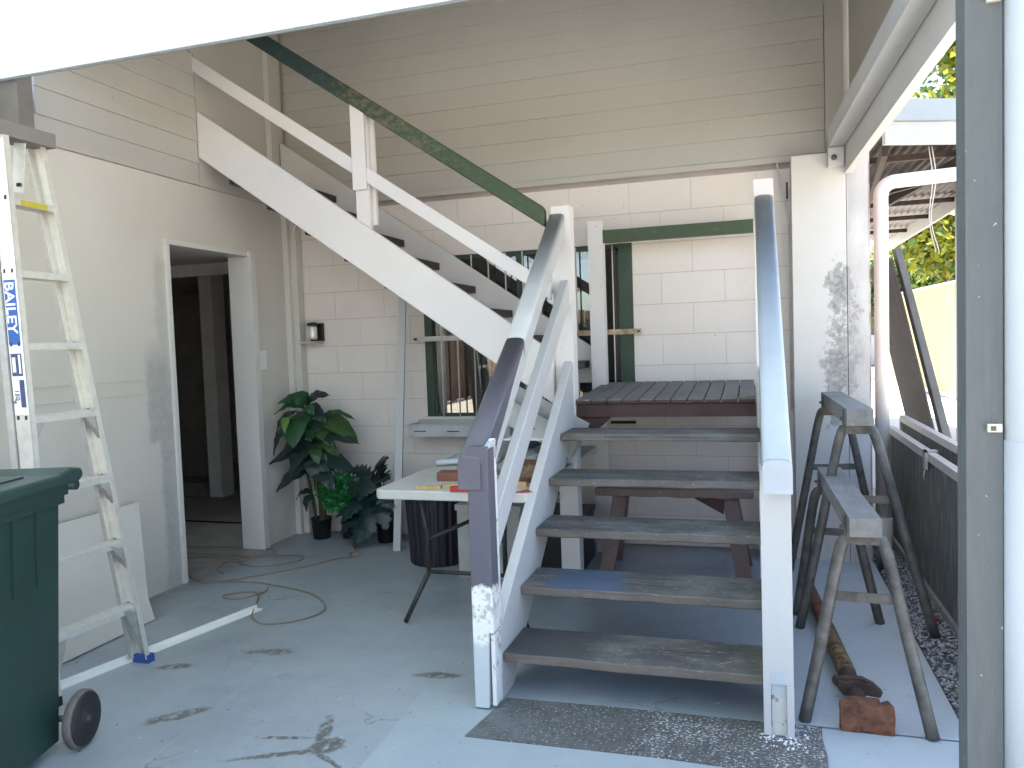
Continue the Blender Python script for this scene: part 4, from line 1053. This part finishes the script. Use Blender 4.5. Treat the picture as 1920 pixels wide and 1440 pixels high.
# sheet metal trough at the window
def trough(label, name, O, rot, L, dep=.10, h=.12, slots=3):
    t = thing(name, label, 'metal trough', O)
    bm = B(); th = .004
    parts = [((0, 0, 0), (L, dep, th)), ((0, -dep/2, h/2), (L, th, h)), ((0, dep/2, h/2+.01), (L, th, h+.02)), ((-L/2, 0, h/2), (th, dep, h)), ((L/2, 0, h/2), (th, dep, h))]
    for c, s in parts: obox(bm, Vector(O)+rot@Vector(c), s, rot)
    obox(bm, Vector(O)+rot@Vector((0, -dep/2-.004, h-.002)), (L, .012, .004), rot)
    mk('trough_body', bm, 'trough', t, .0008)
    for k in range(slots):
        bm = B(); obox(bm, Vector(O)+rot@Vector((-L/2+L*(k+.35)/slots, -dep/2-.0035, h*.42)), (.09, .002, .006), rot); mk('slot', bm, 'slot', t)
    return t
trough('level grey metal trough mounted under the window left of the handrail', 'metal_trough', (-1.93, 5.06, .750), Matrix.Identity(3), .74, .17, .085)
R1 = Matrix.Rotation(rad(28), 3, 'Y')@Matrix.Rotation(rad(20), 3, 'X')
trough('tilted grey metal trough leaning on the table clutter behind the handrail', 'metal_trough', (-1.165, 4.16, .885), R1, .52, .14, .15, 3)
# white tube, rules, blocks, cloths
bm = B(); tube(bm, [(-1.70, 4.02, TZ+.022), (-1.40, 4.14, TZ+.03)], .016, 10); tag(mk('white_tube', bm, 'pvc_white'), 'short white tube lying on the left part of the table', 'tube')
bm = B(); v = [bm.verts.new(p) for p in ((-1.70, 4.08, TZ+.02), (-1.36, 4.10, TZ+.01), (-1.36, 4.32, TZ+.13), (-1.48, 4.30, TZ+.10))]; v2 = [bm.verts.new(x.co+Vector((0, .012, .006))) for x in v]
for f in ((0, 1, 2, 3), (7, 6, 5, 4), (0, 4, 5, 1), (1, 5, 6, 2), (2, 6, 7, 3), (3, 7, 4, 0)): bm.faces.new([(v+v2)[i] for i in f])
tag(mk('plastic_sheet', bm, 'greycloth'), 'folded grey plastic sheet propped behind the white tube', 'sheet')
bm = B(); obox(bm, (-1.475, 3.395, TZ+.008), (.115, .028, .014), rz(.14)); tag(mk('timber_rule', bm, 'rule', None, .002), 'pale timber offcut nearest the front edge of the table', 'offcut', None)
bm = B(); obox(bm, (-1.345, 3.44, TZ+.009), (.145, .026, .016), rz(.30)); tag(mk('timber_rule', bm, 'rule', None, .002), 'longer pale timber offcut beside the red block', 'offcut')
bm = B(); obox(bm, (-1.28, 3.345, TZ+.012), (.13, .03, .022), rz(.02)); tag(mk('red_block', bm, 'red', None, .003), 'bright red block on the front edge of the table', 'block')
bm = B(); obox(bm, (-1.40, 3.64, TZ+.022), (.24, .09, .042), rz(.1)); tag(mk('brown_block', bm, 'brick_red', None, .003), 'red brown block lying on the table by the handrail', 'block')
bm = B(); obox(bm, (-1.10, 3.90, TZ+.03), (.17, .10, .055), rz(-.2)); tag(mk('brown_block', bm, 'brick_red', None, .003), 'second red brown block, seen between mid rail and stringer', 'block')
bm = B(); prism(bm, [(-1.03, 3.345), (-.97, 3.36), (-.965, 3.50)], 'Z', TZ+.001, TZ+.004); tag(mk('red_card', bm, 'red'), 'thin red card on the right corner of the table', 'card')
for (x_, y_, l_, w_, a_, m_, lab) in ((-1.18, 3.62, .20, .03, .5, 'rule', 'thin pale stick lying askew at the right of the table'), (-1.22, 3.80, .24, .045, -.35, 'oldtimber', 'old brown timber offcut lying across the middle of the table'),
        (-1.06, 3.58, .10, .04, 1.1, 'brick_red', 'short red brown offcut near the right corner of the table'), (-1.08, 3.50, .13, .025, -.2, 'rule', 'small pale offcut just behind the red card')):
    bm = B(); obox(bm, (x_, y_, TZ+.012), (l_, w_, .022), rz(a_)); tag(mk('timber_offcut', bm, m_, None, .002), lab, 'offcut')
def cloth(name, label, c, sx, sy, hgt, mat, seed, cat):
    bm = B(); n = 14; g_ = []
    for i in range(n+1):
        row = []
        for j in range(n+1):
            u, v = i/n*2-1, j/n*2-1
            rr = max(0, 1-(u*u+v*v)*.62)
            h = hgt*rr*(.55+.7*abs(noise.noise(Vector((u*2.1+seed, v*2.1, seed)))))+.012*noise.noise(Vector((u*6, v*6, seed)))
            row.append(bm.verts.new((c[0]+u*sx*(1+.15*noise.noise(Vector((v*2, seed, 0)))), c[1]+v*sy, c[2]+max(.002, h))))
        g_.append(row)
    for i in range(n):
        for j in range(n): bm.faces.new((g_[i][j], g_[i+1][j], g_[i+1][j+1], g_[i][j+1])).smooth = True
    o = mk(name, bm, mat)
    return tag(o, label, cat)
cloth('drop_cloth', 'crumpled grey drop cloth on the table behind the stair rails', (-1.15, 4.18, TZ), .18, .22, .13, 'greycloth', 3.1, 'cloth')
cloth('tool_bag', 'crumpled tan bag at the right edge of the table', (-1.06, 3.74, TZ), .10, .13, .075, 'tan', 8.4, 'bag')
bm = B(); obox(bm, (-1.20, 4.45, TZ+.14), (.22, .18, .022), Matrix.Rotation(.12, 3, 'Y')); tag(mk('blue_tray', bm, 'blue', None, .004), 'light blue plastic tray in the pile on the table', 'tray')
bm = B(); obox(bm, (-1.20, 4.45, TZ+.07), (.26, .22, .10), rz(.1)); tag(mk('navy_case', bm, 'navy', None, .01), 'dark navy tool case under the blue tray', 'case')
bm = B(); beam(bm, (-1.33, 4.30, TZ+.205), (-1.14, 4.33, TZ+.165), .022, .014); pb = thing('paint_brush', 'paint brush with wooden handle resting on the blue tray', 'brush', (-1.2, 4.3, TZ+.2)); mk('handle', bm, 'rule', pb, .004)
bm = B(); beam(bm, (-1.42, 4.285, TZ+.225), (-1.331, 4.30, TZ+.206), .045, .016); mk('bristles', bm, 'black', pb, .003)
box_ = mk('paper_pile', bx(B(), -1.30, -1.02, 4.02, 4.20, TZ+.15, TZ+.158), 'label_white'); tag(box_, 'white sheet of paper on top of the drop cloth', 'paper')

# ================================================================== UNDER THE LANDING: old timber trestle
tr = thing('timber_trestle', 'old red brown timber trestle standing under the landing', 'trestle', (-.47, 4.62, 0))
bm = bx(B(), -.905, .0, 4.54, 4.70, .452, .495); bmesh.ops.subdivide_edges(bm, edges=[e for e in bm.edges if abs(e.verts[0].co.x-e.verts[1].co.x) > .5], cuts=16)
for v in bm.verts: v.co.z += noise.noise(v.co*9)*.006
mk('beam', bm, 'oldtimber', tr, .004)
for s, x in ((-1, -.76), (1, -.13)):
    for yo in (-1, 1):
        bm = B(); beam(bm, (x, 4.62+yo*.04, .452), (x+s*.075, 4.62+yo*.17, 0), .085, .030, (0, 1, 0)); mk('leg', bm, 'oldtimber', tr, .003)
    bm = B(); bx(bm, x-.035+s*.03, x+.035+s*.03, 4.53, 4.71, .22, .28); mk('brace', bm, 'oldtimber', tr, .003)
bm = B(); prism(bm, [(-.33, .451), (-.16, .451), (-.165, .36)], 'Y', 4.545, 4.56); mk('gusset', bm, 'redwood', tr)

# ================================================================== RIGHT: SAWHORSES
def sawhorse(label, bxc, y0, y1, ztop, feet, zb, wd=.11, hb=.075, mat='galv', leg='steel', xr=-.02):
    t = thing('sawhorse', label, 'sawhorse', (bxc, (y0+y1)/2, 0), 'steel sawhorses beside the stairs')
    bm = B(); beam(bm, (bxc, y0, ztop-hb/2), (bxc+xr, y1, ztop-hb/2), wd, hb); mk('beam', bm, mat, t, .005)
    for fx, fy, side, end in feet:
        yy = y0+.10 if end == 0 else y1-.12; x0 = bxc+side*.022+(0 if end == 0 else xr)
        d = Vector((fx-x0, fy-yy, -(ztop-hb)))
        k = Vector((x0+side*.055, yy+(fy-yy)*.12, ztop-hb-.07))
        pts = catmull([(x0, yy, ztop-hb-.02), (x0+side*.022, yy+(fy-yy)*.03, ztop-hb-.028), k, (k.x+(fx-k.x)*.5, k.y+(fy-k.y)*.5, k.z*.5), (fx, fy, .004)], 5)
        bm = B(); tube(bm, pts, .0215, 12); mk('leg', bm, leg, t)
    for end in (0, 1):
        fs = [f for f in feet if f[3] == end]
        if len(fs) == 2:
            yy = y0+.10 if end == 0 else y1-.12; z = zb; P = []
            for fx, fy, side, e in fs:
                k = 1-z/(ztop-hb-.07); x0 = bxc+side*.055+(0 if end == 0 else xr)
                P.append((x0+(fx-x0)*k, yy+(fy-yy)*(k*.9+.1), z))
            bm = B(); beam(bm, P[0], P[1], .006, .034, (0, 0, 1)); mk('cross_bar', bm, leg, t)
        x0 = bxc+(0 if end == 0 else xr); yy = y0+.10 if end == 0 else y1-.12
        bm = bx(B(), x0-.055, x0+.055, yy-.03, yy+.03, ztop-hb-.045, ztop-hb-.001); mk('clamp', bm, leg, t, .006)
        bm = bx(B(), x0-.062, x0-.056, yy-.02, yy+.02, ztop-hb-.05, ztop-.01); tube(bm, [(x0-.075, yy, ztop-.05), (x0-.05, yy, ztop-.05)], .007, 6); mk('clamp_plate', bm, leg, t)
    return t
sawhorse('tall grey steel sawhorse with a flat timber beam beside the pillar', .455, 3.72, 4.80, 1.035, [(.195, 3.80, -1, 0), (.764, 3.80, 1, 0), (.19, 4.72, -1, 1), (.70, 4.85, 1, 1)], .615)
sawhorse('low grey steel sawhorse in front of the tall one', .372, 2.93, 4.05, .722, [(.158, 2.87, -1, 0), (.560, 2.83, 1, 0), (.19, 3.98, -1, 1), (.556, 3.93, 1, 1)], .43, .105, .065)
# ================================================================== STEEL PROP
pr = thing('steel_prop', 'rusty steel jack post with orange base plate lying beside the newel', 'jack post', (.3, 3.3, .05))
pa, pb_ = Vector((.352, 2.90, .060)), Vector((.262, 4.35, .050)); d = pb_-pa
bm = B(); tube(bm, [pa+d*.10, pa+d*.30], .030, 16); mk('collar_tube', bm, 'rust_dark', pr)
bm = B(); tube(bm, [pa+d*.20, pa+d*.55], .0325, 16); mk('outer_tube', bm, 'rust_yellow', pr)
bm = B(); tube(bm, [pa+d*.55, pb_], .030, 16); mk('inner_tube', bm, 'rust', pr)
bm = B(); tube(bm, [pa, pa+d*.11], .026, 14); mk('screw', bm, 'rust_dark', pr)
bm = B(); prism(bm, [(-.075, .012), (.02, .03), (.06, .018), (.095, -.006), (.09, -.03), (.05, -.032), (.0, -.028), (-.05, -.03), (-.078, -.012)], 'Y', -.012, .012)
bmesh.ops.rotate(bm, verts=bm.verts, matrix=Matrix.Rotation(.15, 3, 'Y')); bmesh.ops.translate(bm, verts=bm.verts, vec=pa+d*.095+Vector((0, 0, .026)))
mk('collar_nut', bm, 'rust_dark', pr, .003)
bm = B(); prism(bm, [(-.062, .0), (-.062, .030), (-.04, .024), (.0, .03), (.05, .024), (.055, -.012), (.02, -.03), (-.04, -.028)], 'Y', -.02, -.008)
bmesh.ops.translate(bm, verts=bm.verts, vec=pa+d*.095+Vector((0, 0, .012))); mk('collar_handle', bm, 'rust_dark', pr, .003)
bm = B(); o_ = pa+Vector((.004, -.058, -.002))
prism(bm, [(-.083, -.055), (-.083, .040), (-.03, .050), (.03, .036), (.07, .052), (.088, .035), (.088, -.058), (.02, -.055), (.0, -.047), (-.02, -.055)], 'Y', -.02, .02)
bmesh.ops.subdivide_edges(bm, edges=list(bm.edges), cuts=2)
for v in bm.verts: v.co += Vector((noise.noise(v.co*40), 0, noise.noise(v.co*37+Vector((3, 1, 2)))))*.005
bmesh.ops.translate(bm, verts=bm.verts, vec=o_); mk('base_plate', bm, 'rust', pr, .003)
bm = B(); obox(bm, o_+Vector((0, .045, 0)), (.10, .05, .07), Matrix.Identity(3)); mk('base_block', bm, 'rust', pr, .006)

# ================================================================== RIGHT BOUNDARY: screen doors on edge, boards
sc = thing('screen_door', 'long aluminium screen door standing on its side beside the gravel', 'screen door', (.9, 4.3, 0))
box('mesh_panel', 'mesh', sc, .872, .880, 2.9, 5.62, .03, .70)
box('top_rail', 'alu', sc, .856, .896, 2.9, 5.65, .70, .742, bevel=.004); box('bottom_rail', 'alu_dull', sc, .856, .896, 2.9, 5.65, -.005, .03, bevel=.004)
box('end_stile', 'alu', sc, .856, .896, 5.62, 5.65, .03, .70, bevel=.003)
bm = bx(B(), .845, .857, 4.42, 4.475, .655, .752); bx(bm, .845, .905, 4.42, 4.475, .743, .752); tube(bm, [(.848, 4.44, .66), (.840, 4.43, .62), (.846, 4.45, .585), (.85, 4.44, .60)], .005, 6); mk('latch', bm, 'alu_dull', sc, .003)
s2 = thing('screen_door', 'second aluminium frame standing just behind the first screen door', 'screen door', (.97, 4.4, 0))
box('top_rail', 'alu', s2, .945, .985, 2.9, 5.75, .765, .805, bevel=.004); box('bottom_rail', 'alu_dull', s2, .945, .985, 2.9, 5.75, -.01, .03, bevel=.004)
box('mesh_panel', 'mesh', s2, .962, .968, 2.9, 5.72, .03, .765); box('end_stile', 'alu', s2, .945, .985, 5.72, 5.75, .03, .765, bevel=.003)
bm = B(); prism(bm, [(.925, 1.87), (.938, 1.87), (1.337, 0), (1.32, 0)][::-1], 'Y', 5.90, 6.9); tag(mk('leaning_board', bm, 'panel_brown', None, .002), 'wide dark brown board leaning beside the cream downpipe', 'board')
bm = B(); prism(bm, [(.945, 1.93), (.985, 1.93), (1.43, 0), (1.375, 0)][::-1], 'Y', 5.86, 5.98); tag(mk('leaning_board', bm, 'panel_grey', None, .003), 'narrow slate grey board leaning behind the brown one', 'board')
bm = B(); obox(bm, (.80, 4.02, .01), (.035, .03, .02), rz(.6)); tag(mk('bottle_cap', bm, 'red', None, .006), 'small red plastic cap lying on the gravel', 'cap')
# cream downpipe
dp = thing('downpipe', 'cream plastic downpipe with a right angle bend at the pillar', 'downpipe', (.775, 5.3, 0))
bm = B(); tube(bm, [(.774, 5.31, .10)]+[(.779, 5.31, 2.15)]+[(.779+.085*(1-math.cos(a)), 5.31, 2.20+.085*math.sin(a)) for a in [PI/2*k/8 for k in range(9)]]+[(1.9, 5.36, 2.33)], .042, 20); mk('pipe', bm, 'pvc', dp)
bm = B(); tube(bm, [(.774, 5.31, .20), (.774, 5.30, .10), (.765, 5.27, .05), (.74, 5.20, .035)], .058, 18); mk('shoe', bm, 'pvc', dp)

# ================================================================== FOREGROUND POSTS (right edge)
gp = tag(mk('grey_post', bx(B(), .409, .4735, 1.75, 1.82, -.02, 2.42), 'greypost', None, .003), 'square slate grey timber post near the right edge of the patio', 'post')
wp = thing('white_pipe', 'large white round pipe standing right of the grey post', 'pipe', (.54, 1.74, 0))
bm = B(); tube(bm, [(.5285, 1.76, -.02), (.5285, 1.76, 2.45)], .0515, 32); mk('pipe', bm, 'pvc_white', wp)
bm = B(); tube(bm, [(.5285, 1.76, .2), (.5285, 1.76, 1.152)], .0535, 32); mk('socket', bm, 'pvc_white', wp)
for z, lab in ((1.178, 'cream plastic clip on the grey post at chest height'), (2.01, 'cream plastic clip near the top of the grey post')):
    cl = mk('cable_clip', bx(B(), .445, .470, 1.740, 1.7495, z-.008, z+.008), 'tag', None, .003); tag(cl, lab, 'clip')
    mk('clip_slot', bx(B(), .450, .459, 1.738, 1.7395, z-.005, z+.004), 'steel', cl)

# ================================================================== NEIGHBOUR CARPORT
nc = thing('carport', 'open carport roof with brown rafters and pale fascia beyond the pillar', 'carport', (1.5, 8, 0))
fa, fb = Vector((.93, 6.15, 0)), Vector((2.45, 6.78, 0)); fdir = (fb-fa).normalized()
bm = B(); beam(bm, fa+Vector((0, 0, 2.93)), fb+Vector((0, 0, 2.93)), .05, .15); mk('gutter', bm, 'fascia', nc, .006)
bm = B(); beam(bm, fa+Vector((0, .03, 2.775)), fb+Vector((0, .03, 2.775)), .04, .155); mk('fascia_board', bm, 'fascia2', nc, .004)
# corrugated roof (from below)
bm = B(); n = 90; rows = []
for i in range(n+1):
    x = .92+1.36*i/n; z = 2.90+.012*math.sin(i*2*PI/5)
    rows.append([bm.verts.new((x, y, z-.004*(y-6.5))) for y in (6.25+(x-.92)*.41, 14.2)])
for a, b in zip(rows, rows[1:]): bm.faces.new((a[0], b[0], b[1], a[1])).smooth = True
o = mk('iron_roof', bm, 'corr', nc); sm = o.modifiers.new('thick', 'SOLIDIFY'); sm.thickness = .004
for y in (7.3, 8.6, 9.9, 11.2, 12.6): box('purlin', 'rafter', nc, .92, 2.26, y, y+.05, 2.79, 2.84, bevel=.003)
for x, y0, x1, y1_ in ((1.0, 6.6, 1.62, 14), (1.75, 6.8, 1.35, 9.5), (.95, 9.0, 2.2, 6.9)):
    bm = B(); beam(bm, (x, y0, 2.745), (x1, y1_, 2.725), .045, .09); mk('rafter', bm, 'rafter', nc, .003)
bm = B(); beam(bm, (2.235, 6.75, 2.80), (2.20, 14.2, 2.77), .03, .17); mk('barge_board', bm, 'fascia2', nc, .003)
bm = bx(B(), 2.03, 2.12, 9.0, 9.09, -.02, 2.72); mk('post', bm, 'fascia2', nc, .004)
bm = B(); 
for q in (0, .022): tube(bm, catmull([(1.30+q, 6.6, 2.74), (1.325+q, 6.6, 2.5), (1.30+q*.6, 6.6, 2.2), (1.345+q, 6.6, 1.95)], 5), .004, 5)
mk('loose_wire', bm, 'wire', nc)

# ================================================================== FENCE
fn = thing('steel_fence', 'cream ribbed steel boundary fence along the driveway', 'fence', (3.6, 16, 0))
p0, p1 = Vector((4.25, 9.0, 0)), Vector((3.35, 24.0, 0)); dd = p1-p0; L = dd.length; dd.normalize(); nn_ = Vector((-dd.y, dd.x, 0))
fr = mk('bottom_rail', (lambda b: (beam(b, p0+Vector((0, 0, .05)), p1+Vector((0, 0, .05)), .05, .09), b)[1])(B()), 'fencecap', fn)
mk('top_rail', (lambda b: (beam(b, p0+Vector((0, 0, 2.26)), p1+Vector((0, 0, 2.26)), .06, .05), b)[1])(B()), 'fencecap', fn, .004)
first = None; PWD = .78; k = 0
while k*PWD < L-.4:
    if first is None:
        bm = B(); pr_ = []; m_ = 8
        for i in range(m_):
            for t, h in ((0, 0), (.14, .024), (.5, .024), (.64, 0)): pr_.append(((i+t)*PWD/m_, h))
        pr_.append((PWD-.002, 0)); vs = [(bm.verts.new(p0+dd*a+nn_*h+Vector((0, 0, .09))), bm.verts.new(p0+dd*a+nn_*h+Vector((0, 0, 2.235)))) for a, h in pr_]
        for a, b in zip(vs, vs[1:]): bm.faces.new((a[0], b[0], b[1], a[1]))
        first = mk('fence_panel', bm, 'fence', fn, loc=tuple(p0))
    else: inst(first, 'fence_panel', p0+dd*(k*PWD), fn)
    k += 1

# ================================================================== TREES
def tree(name, label, cat, base, h, crown_c, crown_r, nleaf, size, mats, seed, clumps=26):
    rnd = random.Random(seed); t = thing(name, label, cat, base); base = Vector(base); cc = Vector(crown_c)
    bm = B(); tube(bm, catmull([base, base+Vector((.1, .05, h*.3)), base+Vector((-.05, 0, h*.6)), cc], 6), [.16-.12*i/18 for i in range(19)], 8)
    cl = []
    for i in range(clumps):
        a = rnd.uniform(0, 2*PI); b = rnd.uniform(-1, 1); rr = rnd.random()**.4
        p = cc+Vector((crown_r[0]*rr*math.cos(a)*math.sqrt(1-b*b), crown_r[1]*rr*math.sin(a)*math.sqrt(1-b*b), crown_r[2]*rr*b)); cl.append(p)
        s0 = base.lerp(cc, rnd.uniform(.45, .95)); tube(bm, [s0, s0.lerp(p, .5)+Vector((0, 0, .12)), p], [.05, .03, .012], 5)
    mk('trunk', bm, 'bark', t)
    bm = B()
    for i in range(nleaf):
        p = rnd.choice(cl); sp = .18+.32*rnd.random()
        c = p+Vector((rnd.gauss(0, sp), rnd.gauss(0, sp), rnd.gauss(0, sp*.75)))
        d = Vector((rnd.gauss(0, 1), rnd.gauss(0, 1), rnd.gauss(-.5, .7))).normalized(); s = d.cross(Vector((rnd.gauss(0, 1), rnd.gauss(0, 1), rnd.gauss(0, 1)))).normalized()
        Lf = size*rnd.uniform(.6, 1.3); W = Lf*.3
        v = [bm.verts.new(q) for q in (c, c+d*Lf*.45+s*W, c+d*Lf, c+d*Lf*.45-s*W)]
        f = bm.faces.new(v); f.material_index = 0 if rnd.random() < .62 else 1
    mk('crown', bm, mats, t); return t
tree('street_tree', 'tall tree with sunlit yellow green leaves above the carport roof', 'tree', (4.6, 17.5, 0), 4, (3.95, 16.2, 6.6), (.9, 1.2, 1.5), 5200, .19, ['tree_leaf', 'tree_leaf_dark'], 3)
tree('street_tree', 'broad tree with lime green leaves seen under the carport roof', 'tree', (4.9, 20.5, 0), 2.5, (4.3, 19.2, 3.9), (1.6, 1.4, 1.15), 8000, .2, ['tree_leaf', 'tree_leaf_dark'], 9, 34)
tree('garden_shrub', 'dark green shrub just behind the far end of the fence', 'shrub', (3.9, 25.5, 0), 1.2, (3.9, 25.2, 2.6), (1.6, 1.0, .8), 5200, .2, ['tree_leaf_dark', 'tree_leaf_dark'], 5, 24)
nb = thing('neighbour_house', 'pale distant house glimpsed through the tree above the fence', 'house', (6, 34, 0))
box('wall', 'fascia2', nb, 1.5, 14, 34, 40, 0, 3.6); bm = B(); prism(bm, [(1.0, 3.6), (14.5, 3.6), (13.5, 3.95), (2.0, 3.95)], 'Y', 33.3, 40.5); mk('roof', bm, 'fascia', nb)
for x in (4.5, 7.5): f_ = box('window', 'green2', nb, x, x+1.4, 33.95, 33.99, 1.2, 2.6); box('pane', 'glass', f_, x+.08, x+1.32, 33.94, 33.949, 1.28, 2.52)

# ================================================================== BEHIND THE CAMERA (seen in the window glass, bounces the sun)
bf = thing('paling_fence', 'brown timber paling fence across the yard, mirrored in the window', 'fence', (0, -11.5, 0))
box('fence_rail', 'brownfence', bf, -9, 7, -11.58, -11.53, .4, .5); box('fence_rail', 'brownfence', bf, -9, 7, -11.58, -11.53, 1.4, 1.5)
first = None
for k in range(96):
    x = -9+k*.166
    if first is None: first = mk('paling', bx(B(), x, x+.15, -11.528, -11.51, -.02, 2.25), 'brownfence', bf, loc=(x, -11.52, 0))
    else: inst(first, 'paling', (x, -11.52+random.uniform(-.006, .006), random.uniform(-.03, .03)), bf)
lf = thing('paling_fence', 'brown timber paling fence along the left side of the yard', 'fence', (-7.2, -2, 0))
box('fence_rail', 'brownfence', lf, -7.26, -7.21, -11.4, 6, .4, .5); box('fence_rail', 'brownfence', lf, -7.26, -7.21, -11.4, 6, 1.4, 1.5)
first = None
for k in range(100):
    y = -11.4+k*.174
    if first is None: first = mk('paling', bx(B(), -7.21, -7.192, y, y+.158, -.02, 1.95), 'brownfence', lf, loc=(-7.2, y, 0))
    else: inst(first, 'paling', (-7.2+random.uniform(-.006, .006), y, random.uniform(-.03, .03)), lf)
gw = tag(mk('garden_wall', bx(B(), -7.1, 7, -9.0, -8.8, -.03, 1.2), 'tanwall', None, .01), 'low tan garden wall in front of the brown paling fence', 'wall')
cp = thing('rear_carport', 'dark flat carport roof on posts at the back of the yard', 'carport', (-1, -8, 0))
box('roof_slab', 'room_dark', cp, -5.6, 2.6, -11.3, -9.4, 2.75, 2.9); 
for x in (-5.5, 2.5): box('post', 'fascia2', cp, x-.045, x+.045, -9.6, -9.51, -.03, 2.75)
